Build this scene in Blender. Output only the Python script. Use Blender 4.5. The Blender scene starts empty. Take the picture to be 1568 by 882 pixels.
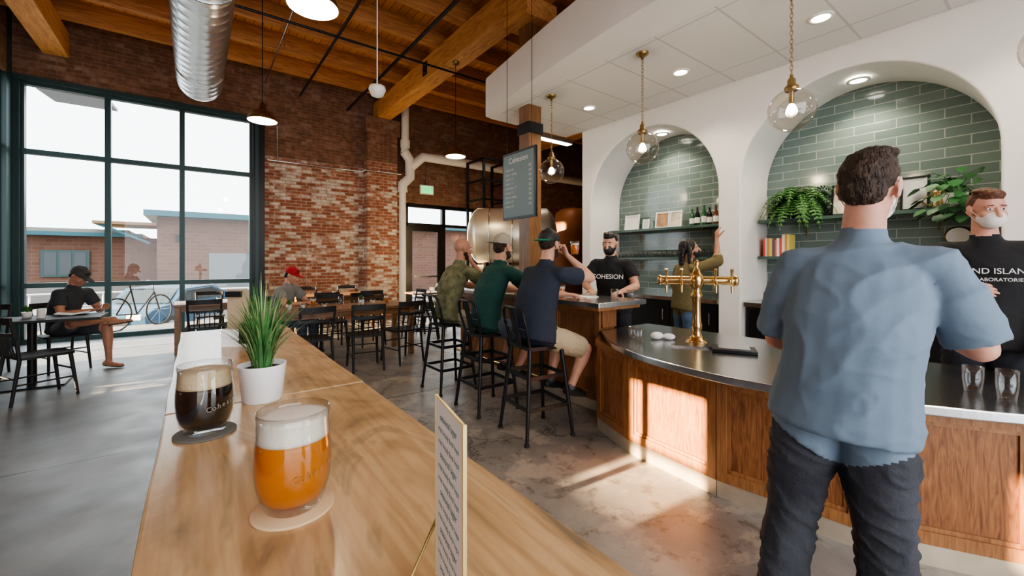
import bpy, bmesh, math, random
import numpy as np
from mathutils import Vector, Matrix, noise
random.seed(7)
D=bpy.data; C=bpy.context
try:
    C.scene.view_settings.look='AgX - Medium High Contrast'
except Exception as e: print(e)
# ------------------------------------------------------------ materials
def nt(name):
    m=D.materials.new(name); m.use_nodes=True
    n=m.node_tree.nodes; l=m.node_tree.links
    return m,n,l,n['Principled BSDF']
def M(name,col,rough=.5,metal=0,var=.0,scale=8,bump=0,bscale=None,trans=0,em=0,emc=None,ior=1.45,stretch=(1,1,1),sub=0):
    m,n,l,b=nt(name)
    c=tuple(col)+(1,)
    b.inputs['Base Color'].default_value=c
    b.inputs['Roughness'].default_value=rough; b.inputs['Metallic'].default_value=metal
    b.inputs['IOR'].default_value=ior
    if trans: b.inputs['Transmission Weight'].default_value=trans
    if sub:
        b.inputs['Subsurface Weight'].default_value=sub; b.inputs['Subsurface Radius'].default_value=(.02,.008,.004)
    if em:
        b.inputs['Emission Color'].default_value=tuple(emc or col)+(1,); b.inputs['Emission Strength'].default_value=em
    if var or bump:
        tc=n.new('ShaderNodeTexCoord'); mp=n.new('ShaderNodeMapping'); mp.inputs['Scale'].default_value=stretch
        l.new(tc.outputs['Object'],mp.inputs[0])
        no=n.new('ShaderNodeTexNoise'); no.inputs['Scale'].default_value=scale; no.inputs['Detail'].default_value=5
        l.new(mp.outputs[0],no.inputs['Vector'])
        if var:
            r=n.new('ShaderNodeValToRGB'); r.color_ramp.elements[0].position=.3; r.color_ramp.elements[1].position=.7
            r.color_ramp.elements[0].color=tuple(x*(1-var) for x in col)+(1,)
            r.color_ramp.elements[1].color=tuple(min(1,x*(1+var)) for x in col)+(1,)
            l.new(no.outputs[0],r.inputs[0]); l.new(r.outputs[0],b.inputs['Base Color'])
        if bump:
            n2=n.new('ShaderNodeTexNoise'); n2.inputs['Scale'].default_value=bscale or scale; n2.inputs['Detail'].default_value=4
            l.new(mp.outputs[0],n2.inputs['Vector'])
            bp=n.new('ShaderNodeBump'); bp.inputs['Strength'].default_value=bump; bp.inputs['Distance'].default_value=.02
            l.new(n2.outputs[0],bp.inputs['Height']); l.new(bp.outputs[0],b.inputs['Normal'])
    return m
def wood(name,stops,axis=1,scale=3,rough=.4,dist=1.5,stretch=9,bump=.05):
    m,n,l,b=nt(name)
    tc=n.new('ShaderNodeTexCoord'); mp=n.new('ShaderNodeMapping')
    s=[stretch]*3; s[axis]=1; mp.inputs['Scale'].default_value=s
    l.new(tc.outputs['Object'],mp.inputs[0])
    no=n.new('ShaderNodeTexNoise'); no.inputs['Scale'].default_value=scale; no.inputs['Detail'].default_value=8; no.inputs['Distortion'].default_value=dist
    l.new(mp.outputs[0],no.inputs['Vector'])
    r=n.new('ShaderNodeValToRGB'); e=r.color_ramp.elements
    e[0].position=stops[0][0]; e[0].color=stops[0][1]+(1,); e[1].position=stops[-1][0]; e[1].color=stops[-1][1]+(1,)
    for p,c in stops[1:-1]:
        x=e.new(p); x.color=c+(1,)
    l.new(no.outputs[0],r.inputs[0]); out=r.outputs[0]
    m2=n.new('ShaderNodeMapping'); s2=[stretch*14]*3; s2[axis]=3; m2.inputs['Scale'].default_value=s2; l.new(tc.outputs['Object'],m2.inputs[0])
    n2=n.new('ShaderNodeTexNoise'); n2.inputs['Scale'].default_value=scale; n2.inputs['Detail'].default_value=3; l.new(m2.outputs[0],n2.inputs['Vector'])
    r2=n.new('ShaderNodeValToRGB'); r2.color_ramp.elements[0].position=.35; r2.color_ramp.elements[0].color=(.72,.66,.6,1); r2.color_ramp.elements[1].position=.55; l.new(n2.outputs[0],r2.inputs[0])
    mx=n.new('ShaderNodeMix'); mx.data_type='RGBA'; mx.blend_type='MULTIPLY'; mx.inputs['Factor'].default_value=.6; l.new(out,mx.inputs['A']); l.new(r2.outputs[0],mx.inputs['B'])
    l.new(mx.outputs['Result'],b.inputs['Base Color'])
    b.inputs['Roughness'].default_value=rough
    bp=n.new('ShaderNodeBump'); bp.inputs['Strength'].default_value=bump; bp.inputs['Distance'].default_value=.01
    l.new(no.outputs[0],bp.inputs['Height']); l.new(bp.outputs[0],b.inputs['Normal'])
    return m
def brick(name,c1,c2,mort,bw,rh,ms,plane='xz',rough=.85,bump=.4,patch=None,off=.5,mulf=.6):
    m,n,l,b=nt(name)
    tc=n.new('ShaderNodeTexCoord'); sp=n.new('ShaderNodeSeparateXYZ'); cb=n.new('ShaderNodeCombineXYZ')
    l.new(tc.outputs['Object'],sp.inputs[0])
    A,B={'xz':('X','Z'),'yz':('Y','Z'),'xy':('X','Y'),'yx':('Y','X')}[plane]
    l.new(sp.outputs[A],cb.inputs[0]); l.new(sp.outputs[B],cb.inputs[1])
    br=n.new('ShaderNodeTexBrick'); br.offset=off
    br.inputs['Scale'].default_value=1; br.inputs['Brick Width'].default_value=bw; br.inputs['Row Height'].default_value=rh
    br.inputs['Mortar Size'].default_value=ms; br.inputs['Mortar Smooth'].default_value=.2
    br.inputs['Color1'].default_value=c1+(1,); br.inputs['Color2'].default_value=c2+(1,); br.inputs['Mortar'].default_value=mort+(1,)
    l.new(cb.outputs[0],br.inputs['Vector'])
    out=br.outputs['Color']
    if patch:
        b2=n.new('ShaderNodeTexBrick'); b2.offset=off
        for k,v in (('Scale',1),('Brick Width',bw),('Row Height',rh),('Mortar Size',0)): b2.inputs[k].default_value=v
        b2.inputs['Color1'].default_value=(0,0,0,1); b2.inputs['Color2'].default_value=(1,1,1,1); b2.inputs['Mortar'].default_value=(0,0,0,1)
        l.new(cb.outputs[0],b2.inputs['Vector'])
        no=n.new('ShaderNodeTexNoise'); no.inputs['Scale'].default_value=patch[1]; no.inputs['Detail'].default_value=6; no.inputs['Roughness'].default_value=.7
        l.new(tc.outputs['Object'],no.inputs['Vector'])
        ad=n.new('ShaderNodeMath'); ad.operation='MULTIPLY_ADD'; l.new(b2.outputs['Color'],ad.inputs[0]); ad.inputs[1].default_value=.35; l.new(no.outputs[0],ad.inputs[2])
        r=n.new('ShaderNodeValToRGB'); r.color_ramp.elements[0].position=patch[2]; r.color_ramp.elements[1].position=patch[3]
        l.new(ad.outputs[0],r.inputs[0])
        mx=n.new('ShaderNodeMix'); mx.data_type='RGBA'; mx.inputs['B'].default_value=patch[0]+(1,)
        l.new(r.outputs[0],mx.inputs['Factor']); l.new(out,mx.inputs['A']); out=mx.outputs['Result']
        m5=n.new('ShaderNodeMix'); m5.data_type='RGBA'; l.new(br.outputs['Fac'],m5.inputs['Factor']); l.new(out,m5.inputs['A']); m5.inputs['B'].default_value=mort+(1,); out=m5.outputs['Result']
        n3=n.new('ShaderNodeTexNoise'); n3.inputs['Scale'].default_value=9; l.new(tc.outputs['Object'],n3.inputs['Vector'])
        m2=n.new('ShaderNodeMix'); m2.data_type='RGBA'; m2.blend_type='MULTIPLY'; m2.inputs['Factor'].default_value=mulf
        l.new(out,m2.inputs['A']); r3=n.new('ShaderNodeValToRGB'); r3.color_ramp.elements[0].color=(.4,.36,.34,1); r3.color_ramp.elements[0].position=.3;r3.color_ramp.elements[1].position=.6
        l.new(n3.outputs[0],r3.inputs[0]); l.new(r3.outputs[0],m2.inputs['B']); out=m2.outputs['Result']
    l.new(out,b.inputs['Base Color']); b.inputs['Roughness'].default_value=rough
    bp=n.new('ShaderNodeBump'); bp.inputs['Strength'].default_value=bump; bp.inputs['Distance'].default_value=.01; bp.invert=True
    l.new(br.outputs['Fac'],bp.inputs['Height']); l.new(bp.outputs[0],b.inputs['Normal'])
    return m
def thinglass(name,tint=(1,1,1),base=.04,edge=.6,power=3.5):
    m=D.materials.new(name); m.use_nodes=True; n=m.node_tree.nodes; l=m.node_tree.links
    n.remove(n['Principled BSDF']); o=n['Material Output']
    f=n.new('ShaderNodeLayerWeight'); f.inputs['Blend'].default_value=.5
    p=n.new('ShaderNodeMath'); p.operation='POWER'; l.new(f.outputs['Facing'],p.inputs[0]); p.inputs[1].default_value=power
    q=n.new('ShaderNodeMath'); q.operation='MULTIPLY_ADD'; l.new(p.outputs[0],q.inputs[0]); q.inputs[1].default_value=edge; q.inputs[2].default_value=base
    t=n.new('ShaderNodeBsdfTransparent'); t.inputs[0].default_value=tint+(1,)
    g=n.new('ShaderNodeBsdfGlossy'); g.inputs['Roughness'].default_value=.01
    mx=n.new('ShaderNodeMixShader'); l.new(q.outputs[0],mx.inputs[0]); l.new(t.outputs[0],mx.inputs[1]); l.new(g.outputs[0],mx.inputs[2])
    l.new(mx.outputs[0],o.inputs[0]); return m
def liquid(name,c,f=.55):
    m,n,l,b=nt(name); b.inputs['Base Color'].default_value=c+(1,); b.inputs['Roughness'].default_value=.08
    t=n.new('ShaderNodeBsdfTranslucent'); t.inputs[0].default_value=c+(1,); mx=n.new('ShaderNodeMixShader'); mx.inputs[0].default_value=f
    l.new(b.outputs[0],mx.inputs[1]); l.new(t.outputs[0],mx.inputs[2]); l.new(mx.outputs[0],n['Material Output'].inputs[0]); return m
def concrete():
    m,n,l,b=nt('polished_concrete')
    tc=n.new('ShaderNodeTexCoord')
    def noi(s,d=6,dist=0,ro=.5):
        x=n.new('ShaderNodeTexNoise'); x.inputs['Scale'].default_value=s; x.inputs['Detail'].default_value=d; x.inputs['Distortion'].default_value=dist; x.inputs['Roughness'].default_value=ro
        l.new(tc.outputs['Object'],x.inputs['Vector']); return x
    a=noi(1.3,10,.3,.65); r=n.new('ShaderNodeValToRGB'); e=r.color_ramp.elements
    e[0].position=.3; e[0].color=(.115,.125,.14,1); e[1].position=.72; e[1].color=(.25,.26,.27,1); x=e.new(.5); x.color=(.17,.18,.19,1)
    l.new(a.outputs[0],r.inputs[0])
    sx=n.new('ShaderNodeSeparateXYZ'); l.new(tc.outputs['Object'],sx.inputs[0])
    gx=n.new('ShaderNodeMapRange'); gx.inputs['From Min'].default_value=.7; gx.inputs['From Max'].default_value=1.5; l.new(sx.outputs['X'],gx.inputs[0])
    # warmer, paler by the bar: warm light painted in; bluish skylight tint elsewhere
    wr=n.new('ShaderNodeValToRGB'); e=wr.color_ramp.elements
    e[0].position=.3; e[0].color=(.17,.155,.14,1); e[1].position=.72; e[1].color=(.36,.335,.30,1); x=e.new(.5); x.color=(.25,.235,.215,1)
    l.new(a.outputs[0],wr.inputs[0])
    mw=n.new('ShaderNodeMix'); mw.data_type='RGBA'; l.new(gx.outputs[0],mw.inputs['Factor']); l.new(r.outputs[0],mw.inputs['A']); l.new(wr.outputs[0],mw.inputs['B'])
    w=noi(3.2,8,0,.7); mixv=n.new('ShaderNodeMix'); mixv.data_type='VECTOR'; mixv.inputs['Factor'].default_value=.28
    l.new(tc.outputs['Object'],mixv.inputs['A']); l.new(w.outputs['Color'],mixv.inputs['B'])
    v=n.new('ShaderNodeTexVoronoi'); v.feature='DISTANCE_TO_EDGE'; v.inputs['Scale'].default_value=1.5; l.new(mixv.outputs['Result'],v.inputs['Vector'])
    cr=n.new('ShaderNodeValToRGB'); cr.color_ramp.elements[0].color=(.25,.23,.21,1); cr.color_ramp.elements[0].position=.0; cr.color_ramp.elements[1].position=.012; cr.color_ramp.elements[1].color=(1,1,1,1)
    l.new(v.outputs[0],cr.inputs[0])
    mk=noi(.8,3); mr=n.new('ShaderNodeValToRGB'); mr.color_ramp.elements[0].position=.40; mr.color_ramp.elements[1].position=.5; l.new(mk.outputs[0],mr.inputs[0])
    mu0=n.new('ShaderNodeMath'); mu0.operation='MULTIPLY'; l.new(gx.outputs[0],mu0.inputs[0]); l.new(mr.outputs[0],mu0.inputs[1])
    m1=n.new('ShaderNodeMix'); m1.data_type='RGBA'; m1.blend_type='MULTIPLY'
    l.new(mu0.outputs[0],m1.inputs['Factor']); l.new(mw.outputs['Result'],m1.inputs['A']); l.new(cr.outputs[0],m1.inputs['B'])
    st=noi(2.6,12,.2,.66); sr=n.new('ShaderNodeValToRGB'); sr.color_ramp.elements[0].position=.52; sr.color_ramp.elements[1].position=.56; l.new(st.outputs[0],sr.inputs[0])
    mu=n.new('ShaderNodeMath'); mu.operation='MULTIPLY'; l.new(sr.outputs[0],mu.inputs[0]); l.new(gx.outputs[0],mu.inputs[1])
    mu2=n.new('ShaderNodeMath'); mu2.operation='MULTIPLY'; l.new(mu.outputs[0],mu2.inputs[0]); mu2.inputs[1].default_value=.55
    m3=n.new('ShaderNodeMix'); m3.data_type='RGBA'; m3.inputs['B'].default_value=(.44,.38,.31,1); l.new(mu2.outputs[0],m3.inputs['Factor']); l.new(m1.outputs['Result'],m3.inputs['A'])
    dk=noi(6.5,12,.3,.7); dr=n.new('ShaderNodeValToRGB'); dr.color_ramp.elements[0].position=.36; dr.color_ramp.elements[0].color=(.55,.52,.48,1); dr.color_ramp.elements[1].position=.45; dr.color_ramp.elements[1].color=(1,1,1,1); l.new(dk.outputs[0],dr.inputs[0])
    m4=n.new('ShaderNodeMix'); m4.data_type='RGBA'; m4.blend_type='MULTIPLY'; l.new(gx.outputs[0],m4.inputs['Factor']); l.new(m3.outputs['Result'],m4.inputs['A']); l.new(dr.outputs[0],m4.inputs['B'])
    def line(out,pos,wd=.012):
        s=n.new('ShaderNodeMath'); s.operation='SUBTRACT'; l.new(out,s.inputs[0]); s.inputs[1].default_value=pos
        ab=n.new('ShaderNodeMath'); ab.operation='ABSOLUTE'; l.new(s.outputs[0],ab.inputs[0])
        lt=n.new('ShaderNodeMath'); lt.operation='LESS_THAN'; l.new(ab.outputs[0],lt.inputs[0]); lt.inputs[1].default_value=wd; return lt.outputs[0]
    cur=m4.outputs['Result']
    for o,p in ((sx.outputs['Y'],4.22),(sx.outputs['Y'],8.6),(sx.outputs['X'],1.55)):
        q=n.new('ShaderNodeMix'); q.data_type='RGBA'; q.inputs['B'].default_value=(.04,.04,.04,1); l.new(line(o,p,.010),q.inputs['Factor']); l.new(cur,q.inputs['A']); cur=q.outputs['Result']
    l.new(cur,b.inputs['Base Color'])
    rn=noi(3,5); rr=n.new('ShaderNodeMapRange'); rr.inputs['To Min'].default_value=.24; rr.inputs['To Max'].default_value=.6; l.new(rn.outputs[0],rr.inputs[0]); l.new(rr.outputs[0],b.inputs['Roughness'])
    bp=n.new('ShaderNodeBump'); bp.inputs['Strength'].default_value=.1; l.new(st.outputs[0],bp.inputs['Height']); l.new(bp.outputs[0],b.inputs['Normal'])
    return m
mFloor=concrete()
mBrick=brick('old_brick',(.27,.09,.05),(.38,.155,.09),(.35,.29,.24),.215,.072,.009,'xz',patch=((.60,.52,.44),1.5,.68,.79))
mBrickT=brick('brown_brick_upper',(.16,.07,.04),(.23,.105,.06),(.19,.145,.11),.215,.072,.007,'xz',patch=((.27,.17,.12),2.0,.75,.95))  # browner upper brick, also darkened to paint in the far wall's dim light
mBrickOut=brick('exterior_brick',(.10,.042,.027),(.125,.058,.038),(.11,.08,.065),.5,.2,.02,'xz')
mTile=brick('green_glazed_tile',(.135,.19,.175),(.18,.24,.222),(.37,.41,.385),.36,.098,.005,'yz',rough=.1,bump=.25)
mWhite=M('white_plaster',(.78,.76,.73),.7,var=.02,scale=3,bump=.03,bscale=40)
mCeilTile=brick('acoustic_tile',(.72,.71,.68),(.74,.73,.70),(.55,.54,.52),1.2,.6,.012,'xy',rough=.9,bump=.1,off=0)
mDeck=brick('wood_deck',(.72,.33,.10),(.52,.215,.065),(.12,.05,.02),4.0,.14,.006,'yx',rough=.6,bump=.3)
mBeam=wood('fir_beam',[(.3,(.44,.19,.065)),(.5,(.64,.32,.115)),(.7,(.74,.41,.16))],axis=1,scale=2,rough=.55)
mJoist=wood('fir_joist',[(.3,(.32,.13,.045)),(.7,(.60,.285,.10))],axis=0,scale=2,rough=.6)
mColumn=wood('timber_column',[(.3,(.15,.07,.028)),(.7,(.27,.14,.06))],axis=2,scale=2)
mFrame=M('green_black_steel',(.025,.055,.058),.4,.2)
mBlack=M('black_metal',(.018,.018,.02),.35,.4)
mBlackM=M('black_matte',(.016,.016,.017),.55)
mSteel=M('brushed_steel',(.60,.61,.62),.2,1,bump=.03,bscale=30,stretch=(1,12,1))
mTank=M('tank_steel',(.80,.74,.62),.38,.75)
mGalv=M('galvanised_duct',(.62,.65,.68),.3,1,var=.08,scale=5)
mBrass=M('brass',(.68,.48,.22),.22,1)
mABrass=M('antique_brass',(.36,.24,.11),.35,1)
mPane=thinglass('window_glass',(.94,.97,.96),.02,.4,5)
mGlobe=thinglass('clear_globe_glass',(.93,.90,.85),.08,.6,2.5)
mGlassW=thinglass('drinking_glass',(.95,.96,.96),.06,.6,2.5)
mTable=wood('maple_bar_table',[(.27,(.26,.19,.11)),(.36,(.48,.31,.155)),(.48,(.62,.405,.205)),(.58,(.68,.455,.24)),(.64,(.50,.345,.18)),(.78,(.74,.51,.28))],axis=1,scale=1.5,rough=.22,dist=3.6,stretch=3.6,bump=.015)
mOak=wood('oak_panel',[(.3,(.15,.055,.02)),(.5,(.27,.11,.04)),(.7,(.36,.16,.06))],axis=2,scale=4,rough=.35,dist=2.5,stretch=8,bump=.08)
mOakF=wood('oak_frame',[(.3,(.22,.09,.032)),(.7,(.40,.19,.075))],axis=2,scale=4,rough=.35,stretch=10)
mTblWood=wood('dining_table_wood',[(.3,(.15,.07,.03)),(.7,(.34,.18,.085))],axis=0,scale=3,rough=.35)
mKick=M('toe_kick_metal',(.60,.52,.40),.35,.6,var=.1)
mPipe=M('white_pipe_insulation',(.68,.66,.62),.6,var=.04)
mBulb=M('lamp_glow',(1,.85,.6),.5,em=25,emc=(1,.82,.55))
mCan=M('downlight_glow',(1,1,1),.5,em=20,emc=(1,.93,.82))
mPaper=M('paper',(.84,.83,.80),.8,var=.03)
mLeaf=M('grass_blade',(.06,.17,.05),.5,var=.5,scale=30)
mFern=M('fern_leaf',(.06,.17,.035),.55,var=.4,scale=20)
mMons=M('pothos_leaf',(.03,.12,.035),.4,var=.3,scale=12)
mPot=M('white_ceramic',(.80,.80,.80),.3)
mSoil=M('soil',(.04,.025,.015),.95)
mTeal=M('teal_trim',(.015,.085,.115),.5)
mRoad=M('asphalt',(.085,.09,.095),.9,var=.12,scale=1)
mWalk=M('sidewalk',(.17,.17,.17),.9,var=.08,scale=1)
mGreenEx=M('exit_green',(.05,.6,.2),.5,em=1.5,emc=(.1,.9,.3))
mRubber=M('rubber',(.02,.02,.02),.8)
# ------------------------------------------------------------ mesh builder
class MB:
    def __init__(s): s.V=[];s.F=[];s.I=[];s.S=[];s.mats=[];s.T=Matrix.Identity(4)
    def mi(s,m):
        if m not in s.mats: s.mats.append(m)
        return s.mats.index(m)
    def geo(s,vs,fs,m,smooth=False):
        o=len(s.V); T=s.T
        s.V+= [tuple(T@Vector(v)) for v in vs]
        k=s.mi(m)
        for f in fs: s.F.append([o+i for i in f]); s.I.append(k); s.S.append(smooth)
    def box(s,c,sz,m,rz=0,R=None):
        hx,hy,hz=[x/2 for x in sz]
        vs=[Vector((x,y,z)) for x in(-hx,hx) for y in(-hy,hy) for z in(-hz,hz)]
        if R is None: R=Matrix.Rotation(rz,3,'Z')
        vs=[R@v+Vector(c) for v in vs]
        s.geo(vs,[(0,1,3,2),(4,6,7,5),(0,4,5,1),(2,3,7,6),(0,2,6,4),(1,5,7,3)],m)
    def bb(s,a,b,m): s.box([(a[i]+b[i])/2 for i in range(3)],[abs(b[i]-a[i]) for i in range(3)],m)
    def beam(s,p0,p1,w,h,m,up=(0,0,1)):
        p0=Vector(p0);p1=Vector(p1);t=(p1-p0);L=t.length;t.normalize();u=Vector(up)
        x=t.cross(u)
        if x.length<1e-4: x=t.cross(Vector((1,0,0)))
        x.normalize();z=x.cross(t)
        R=Matrix((x,t,z)).transposed()
        s.box((p0+p1)/2,(w,L,h),m,R=R)
    def tube(s,pts,r,m,seg=10,caps=True,closed=False,smooth=True,flat=1.0):
        pts=[Vector(p) for p in pts];n=len(pts)
        rs=r if isinstance(r,(list,tuple)) else [r]*n
        vs=[];prev=None
        for i,p in enumerate(pts):
            if closed: t=pts[(i+1)%n]-pts[i-1]
            else: t=pts[min(i+1,n-1)]-pts[max(i-1,0)]
            t.normalize()
            if prev is None:
                a=Vector((0,0,1)) if abs(t.z)<.9 else Vector((1,0,0))
                x=t.cross(a).normalized()
            else:
                x=(prev-t*prev.dot(t)).normalized()
            prev=x;y=t.cross(x)
            for k in range(seg):
                an=2*math.pi*k/seg; vs.append(p+x*math.cos(an)*rs[i]+y*math.sin(an)*rs[i]*flat)
        fs=[]
        for i in range(n if closed else n-1):
            j=(i+1)%n
            for k in range(seg):
                k2=(k+1)%seg; fs.append((i*seg+k,i*seg+k2,j*seg+k2,j*seg+k))
        s.geo(vs,fs,m,smooth)
        if caps and not closed:
            s.geo(vs[:seg],[tuple(range(seg))[::-1]],m); s.geo(vs[-seg:],[tuple(range(seg))],m)
    def cyl(s,p0,p1,r0,m,r1=None,seg=20,smooth=True): s.tube([p0,p1],[r0,r0 if r1 is None else r1],m,seg,smooth=smooth)
    def lathe(s,prof,c,m,seg=32,smooth=True,R=None):
        vs=[];n=len(prof);c=Vector(c)
        for r,z in prof:
            for k in range(seg):
                a=2*math.pi*k/seg; v=Vector((r*math.cos(a),r*math.sin(a),z))
                if R is not None: v=R@v
                vs.append(v+c)
        fs=[]
        for i in range(n-1):
            for k in range(seg):
                k2=(k+1)%seg; fs.append((i*seg+k,i*seg+k2,(i+1)*seg+k2,(i+1)*seg+k))
        s.geo(vs,fs,m,smooth)
    def sph(s,c,r,m,seg=20,ring=12,R=None):
        if not isinstance(r,(list,tuple)): r=(r,r,r)
        vs=[];c=Vector(c)
        for i in range(ring+1):
            ph=math.pi*i/ring
            for k in range(seg):
                a=2*math.pi*k/seg; v=Vector((r[0]*math.sin(ph)*math.cos(a),r[1]*math.sin(ph)*math.sin(a),r[2]*math.cos(ph)))
                if R is not None: v=R@v
                vs.append(v+c)
        fs=[]
        for i in range(ring):
            for k in range(seg):
                k2=(k+1)%seg; fs.append((i*seg+k,(i+1)*seg+k,(i+1)*seg+k2,i*seg+k2))
        s.geo(vs,fs,m,True)
    def prism(s,poly,z0,z1,m,f=None):
        n=len(poly); f=f or (lambda u,v,w:(u,v,w))
        vs=[f(x,y,z0) for x,y in poly]+[f(x,y,z1) for x,y in poly]
        fs=[tuple(range(n))[::-1],tuple(range(n,2*n))]+[(i,(i+1)%n,n+(i+1)%n,n+i) for i in range(n)]
        s.geo(vs,fs,m)
    def mesh(s,name):
        me=D.meshes.new(name); me.from_pydata(s.V,[],s.F)
        for m in s.mats: me.materials.append(m)
        me.polygons.foreach_set('material_index',s.I); me.polygons.foreach_set('use_smooth',s.S); me.update()
        return me
    def done(s,name,loc=(0,0,0),rz=0,bevel=0,parent=None):
        o=D.objects.new(name,s.mesh(name)); C.collection.objects.link(o); o.location=loc; o.rotation_euler=(0,0,rz)
        if bevel:
            b=o.modifiers.new('bevel','BEVEL'); b.width=bevel; b.segments=2; b.limit_method='ANGLE'; b.angle_limit=math.radians(50)
        if parent: o.parent=parent
        return o
def inst(me,name,loc,rz=0,bevel=0):
    o=D.objects.new(name,me); C.collection.objects.link(o); o.location=loc; o.rotation_euler=(0,0,rz)
    return o
def text(body,size,loc,rot,mat,parent,name='lettering',ext=.0005,align='CENTER'):
    c=D.curves.new(name,'FONT'); c.body=body; c.size=size; c.extrude=ext; c.align_x=align; c.align_y='CENTER'
    o=D.objects.new(name,c); C.collection.objects.link(o); c.materials.append(mat)
    o.location=loc; o.rotation_euler=rot
    if parent: o.parent=parent
    return o
# ------------------------------------------------------------ camera
H=1.42; YAW=math.radians(37.1)
cam=D.cameras.new('camera'); co=D.objects.new('camera',cam); C.collection.objects.link(co)
cam.lens=36*640/1568; cam.sensor_width=36; cam.shift_y=-41/1568; cam.clip_start=.02; cam.clip_end=400
co.location=(0,0,H); co.rotation_euler=(math.pi/2,0,-YAW); C.scene.camera=co
# ------------------------------------------------------------ room shell
YW=10.6; CEIL=5.75
b=MB(); b.bb((-2.75,-3,-.2),(11.8,YW+.3,0),mFloor); b.done('floor')
b=MB(); b.bb((-2.75,-3,CEIL),(11.8,YW+.3,CEIL+.15),mDeck); b.done('ceiling')
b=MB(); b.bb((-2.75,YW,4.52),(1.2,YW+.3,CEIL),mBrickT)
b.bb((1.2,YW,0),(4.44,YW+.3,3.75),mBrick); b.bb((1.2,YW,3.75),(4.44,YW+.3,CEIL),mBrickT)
b.bb((-2.75,YW,0),(-2.37,YW+.3,4.52),mFrame)
b.done('wall_north')
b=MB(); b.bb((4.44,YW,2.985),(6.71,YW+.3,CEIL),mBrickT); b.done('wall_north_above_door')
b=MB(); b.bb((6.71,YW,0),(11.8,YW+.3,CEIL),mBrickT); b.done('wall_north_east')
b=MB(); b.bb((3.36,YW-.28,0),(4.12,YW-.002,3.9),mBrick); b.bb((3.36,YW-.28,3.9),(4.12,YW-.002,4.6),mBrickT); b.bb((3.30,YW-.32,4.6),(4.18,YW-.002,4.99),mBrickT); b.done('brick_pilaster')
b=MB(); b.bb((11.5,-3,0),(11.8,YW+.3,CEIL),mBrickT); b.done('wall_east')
b=MB(); b.bb((3.4,-3.2,0),(11.8,-3.0,CEIL),mBrickT); b.bb((-2.75,-3.2,4.3),(3.4,-3.0,CEIL),mBrickT); b.done('wall_south')  # unseen wall added to cut flat fill from behind, part left open
b=MB()
ops=[(.42,.60,1.12,1.6),(1.72,2.36,.86,1.62),(6.35,6.8,.30,.52),(8.5,10.35,.05,4.5)]  # first three: unseen openings added and shaped to cast the sun patches
ys=-3
for y0,y1,z0,z1 in ops:
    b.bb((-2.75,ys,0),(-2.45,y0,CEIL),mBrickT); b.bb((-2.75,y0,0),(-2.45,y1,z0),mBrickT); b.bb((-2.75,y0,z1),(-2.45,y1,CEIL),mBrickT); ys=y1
b.bb((-2.75,ys,0),(-2.45,YW,CEIL),mFrame)
b.done('wall_west')
def window_x(name,x0,x1,z0,z1,y,vm,hm,fw=.07,m=mFrame,pane=mPane):
    b=MB()
    for x in [x0,x1]+vm: b.bb((x-fw/2,y-.05,z0),(x+fw/2,y+.07,z1),m)
    for z in [z0+fw/2,z1-fw/2]+hm: b.bb((x0,y-.06,z-fw/2),(x1,y+.06,z+fw/2),m)
    b.bb((x0,y+.005,z0),(x1,y+.011,z1),pane)
    return b.done(name)
window_x('window_1',-2.37,.97,0,4.52,YW+.12,[-1.30,-.22],[3.30,1.0],.085)
b=MB(); b.bb((.98,YW-.06,0),(1.2,YW+.3,4.52),mBlack); b.bb((1.02,YW-.10,0),(1.08,YW-.05,4.5),mFrame)
b.bb((-2.45,YW-.04,4.48),(1.2,YW+.04,4.56),mFrame); b.done('trim_1')
b=MB()
for y in (8.5,9.45,10.35): b.bb((-2.66,y-.04,.05),(-2.52,y+.04,4.5),mFrame)
for z in (.09,1.0,3.3,4.46): b.bb((-2.66,8.5,z-.04),(-2.52,10.35,z+.04),mFrame)
b.bb((-2.6,8.5,.05),(-2.594,10.35,4.5),mPane); b.done('window_2')
for i,(y0,y1,z0,z1) in enumerate(ops[:3]):
    b=MB(); t=.02
    for y in (y0+t,y1-t): b.bb((-2.63,y-t,z0),(-2.57,y+t,z1),mFrame)
    for z in (z0+t,z1-t)+((1.12,) if i==1 else ()): b.bb((-2.63,y0,z-t),(-2.57,y1,z+t),mFrame)
    b.done('window_%d'%(i+3))
b=MB(); Y=YW+.1
for x in (4.5,5.62,6.65): b.bb((x-.05,Y-.06,0),(x+.05,Y+.06,2.96),mBlack)
for z in (2.42,2.93): b.bb((4.5,Y-.06,z-.04),(6.65,Y+.06,z+.04),mBlack)
b.bb((4.55,Y-.03,.02),(4.68,Y+.03,2.38),mBlack); b.bb((5.44,Y-.03,.02),(5.57,Y+.03,2.38),mBlack); b.bb((4.68,Y-.03,.02),(5.44,Y+.03,.3),mBlack); b.bb((4.68,Y-.03,2.24),(5.44,Y+.03,2.38),mBlack); b.bb((5.67,Y-.03,.02),(6.6,Y+.03,.12),mBlack)
b.bb((4.55,Y-.003,.1),(6.6,Y+.003,2.9),mPane)
b.beam((4.7,Y-.08,1.0),(5.42,Y-.08,1.0),.03,.05,mSteel); b.done('door_1')
b=MB(); b.bb((4.85,YW-.06,3.25),(5.25,YW-.01,3.50),mWhite); b.bb((4.88,YW-.065,3.28),(5.22,YW-.06,3.47),mGreenEx)
o=b.done('exit_sign'); text('EXIT',.17,(5.05,YW-.068,3.375),(math.pi/2,0,0),mWhite,o)
b=MB(); b.tube([(5.05,YW-.04,3.5),(5.05,YW-.04,4.05),(5.05,YW-.04,4.1)],.012,mSteel,8); b.done('wall_conduit')
b=MB()
y=-2.4
while y<10.4:
    b.bb((-2.45,y-.06,CEIL-.33),(11.5,y+.06,CEIL),mJoist); y+=.95
b.done('ceiling_joists')
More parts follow.
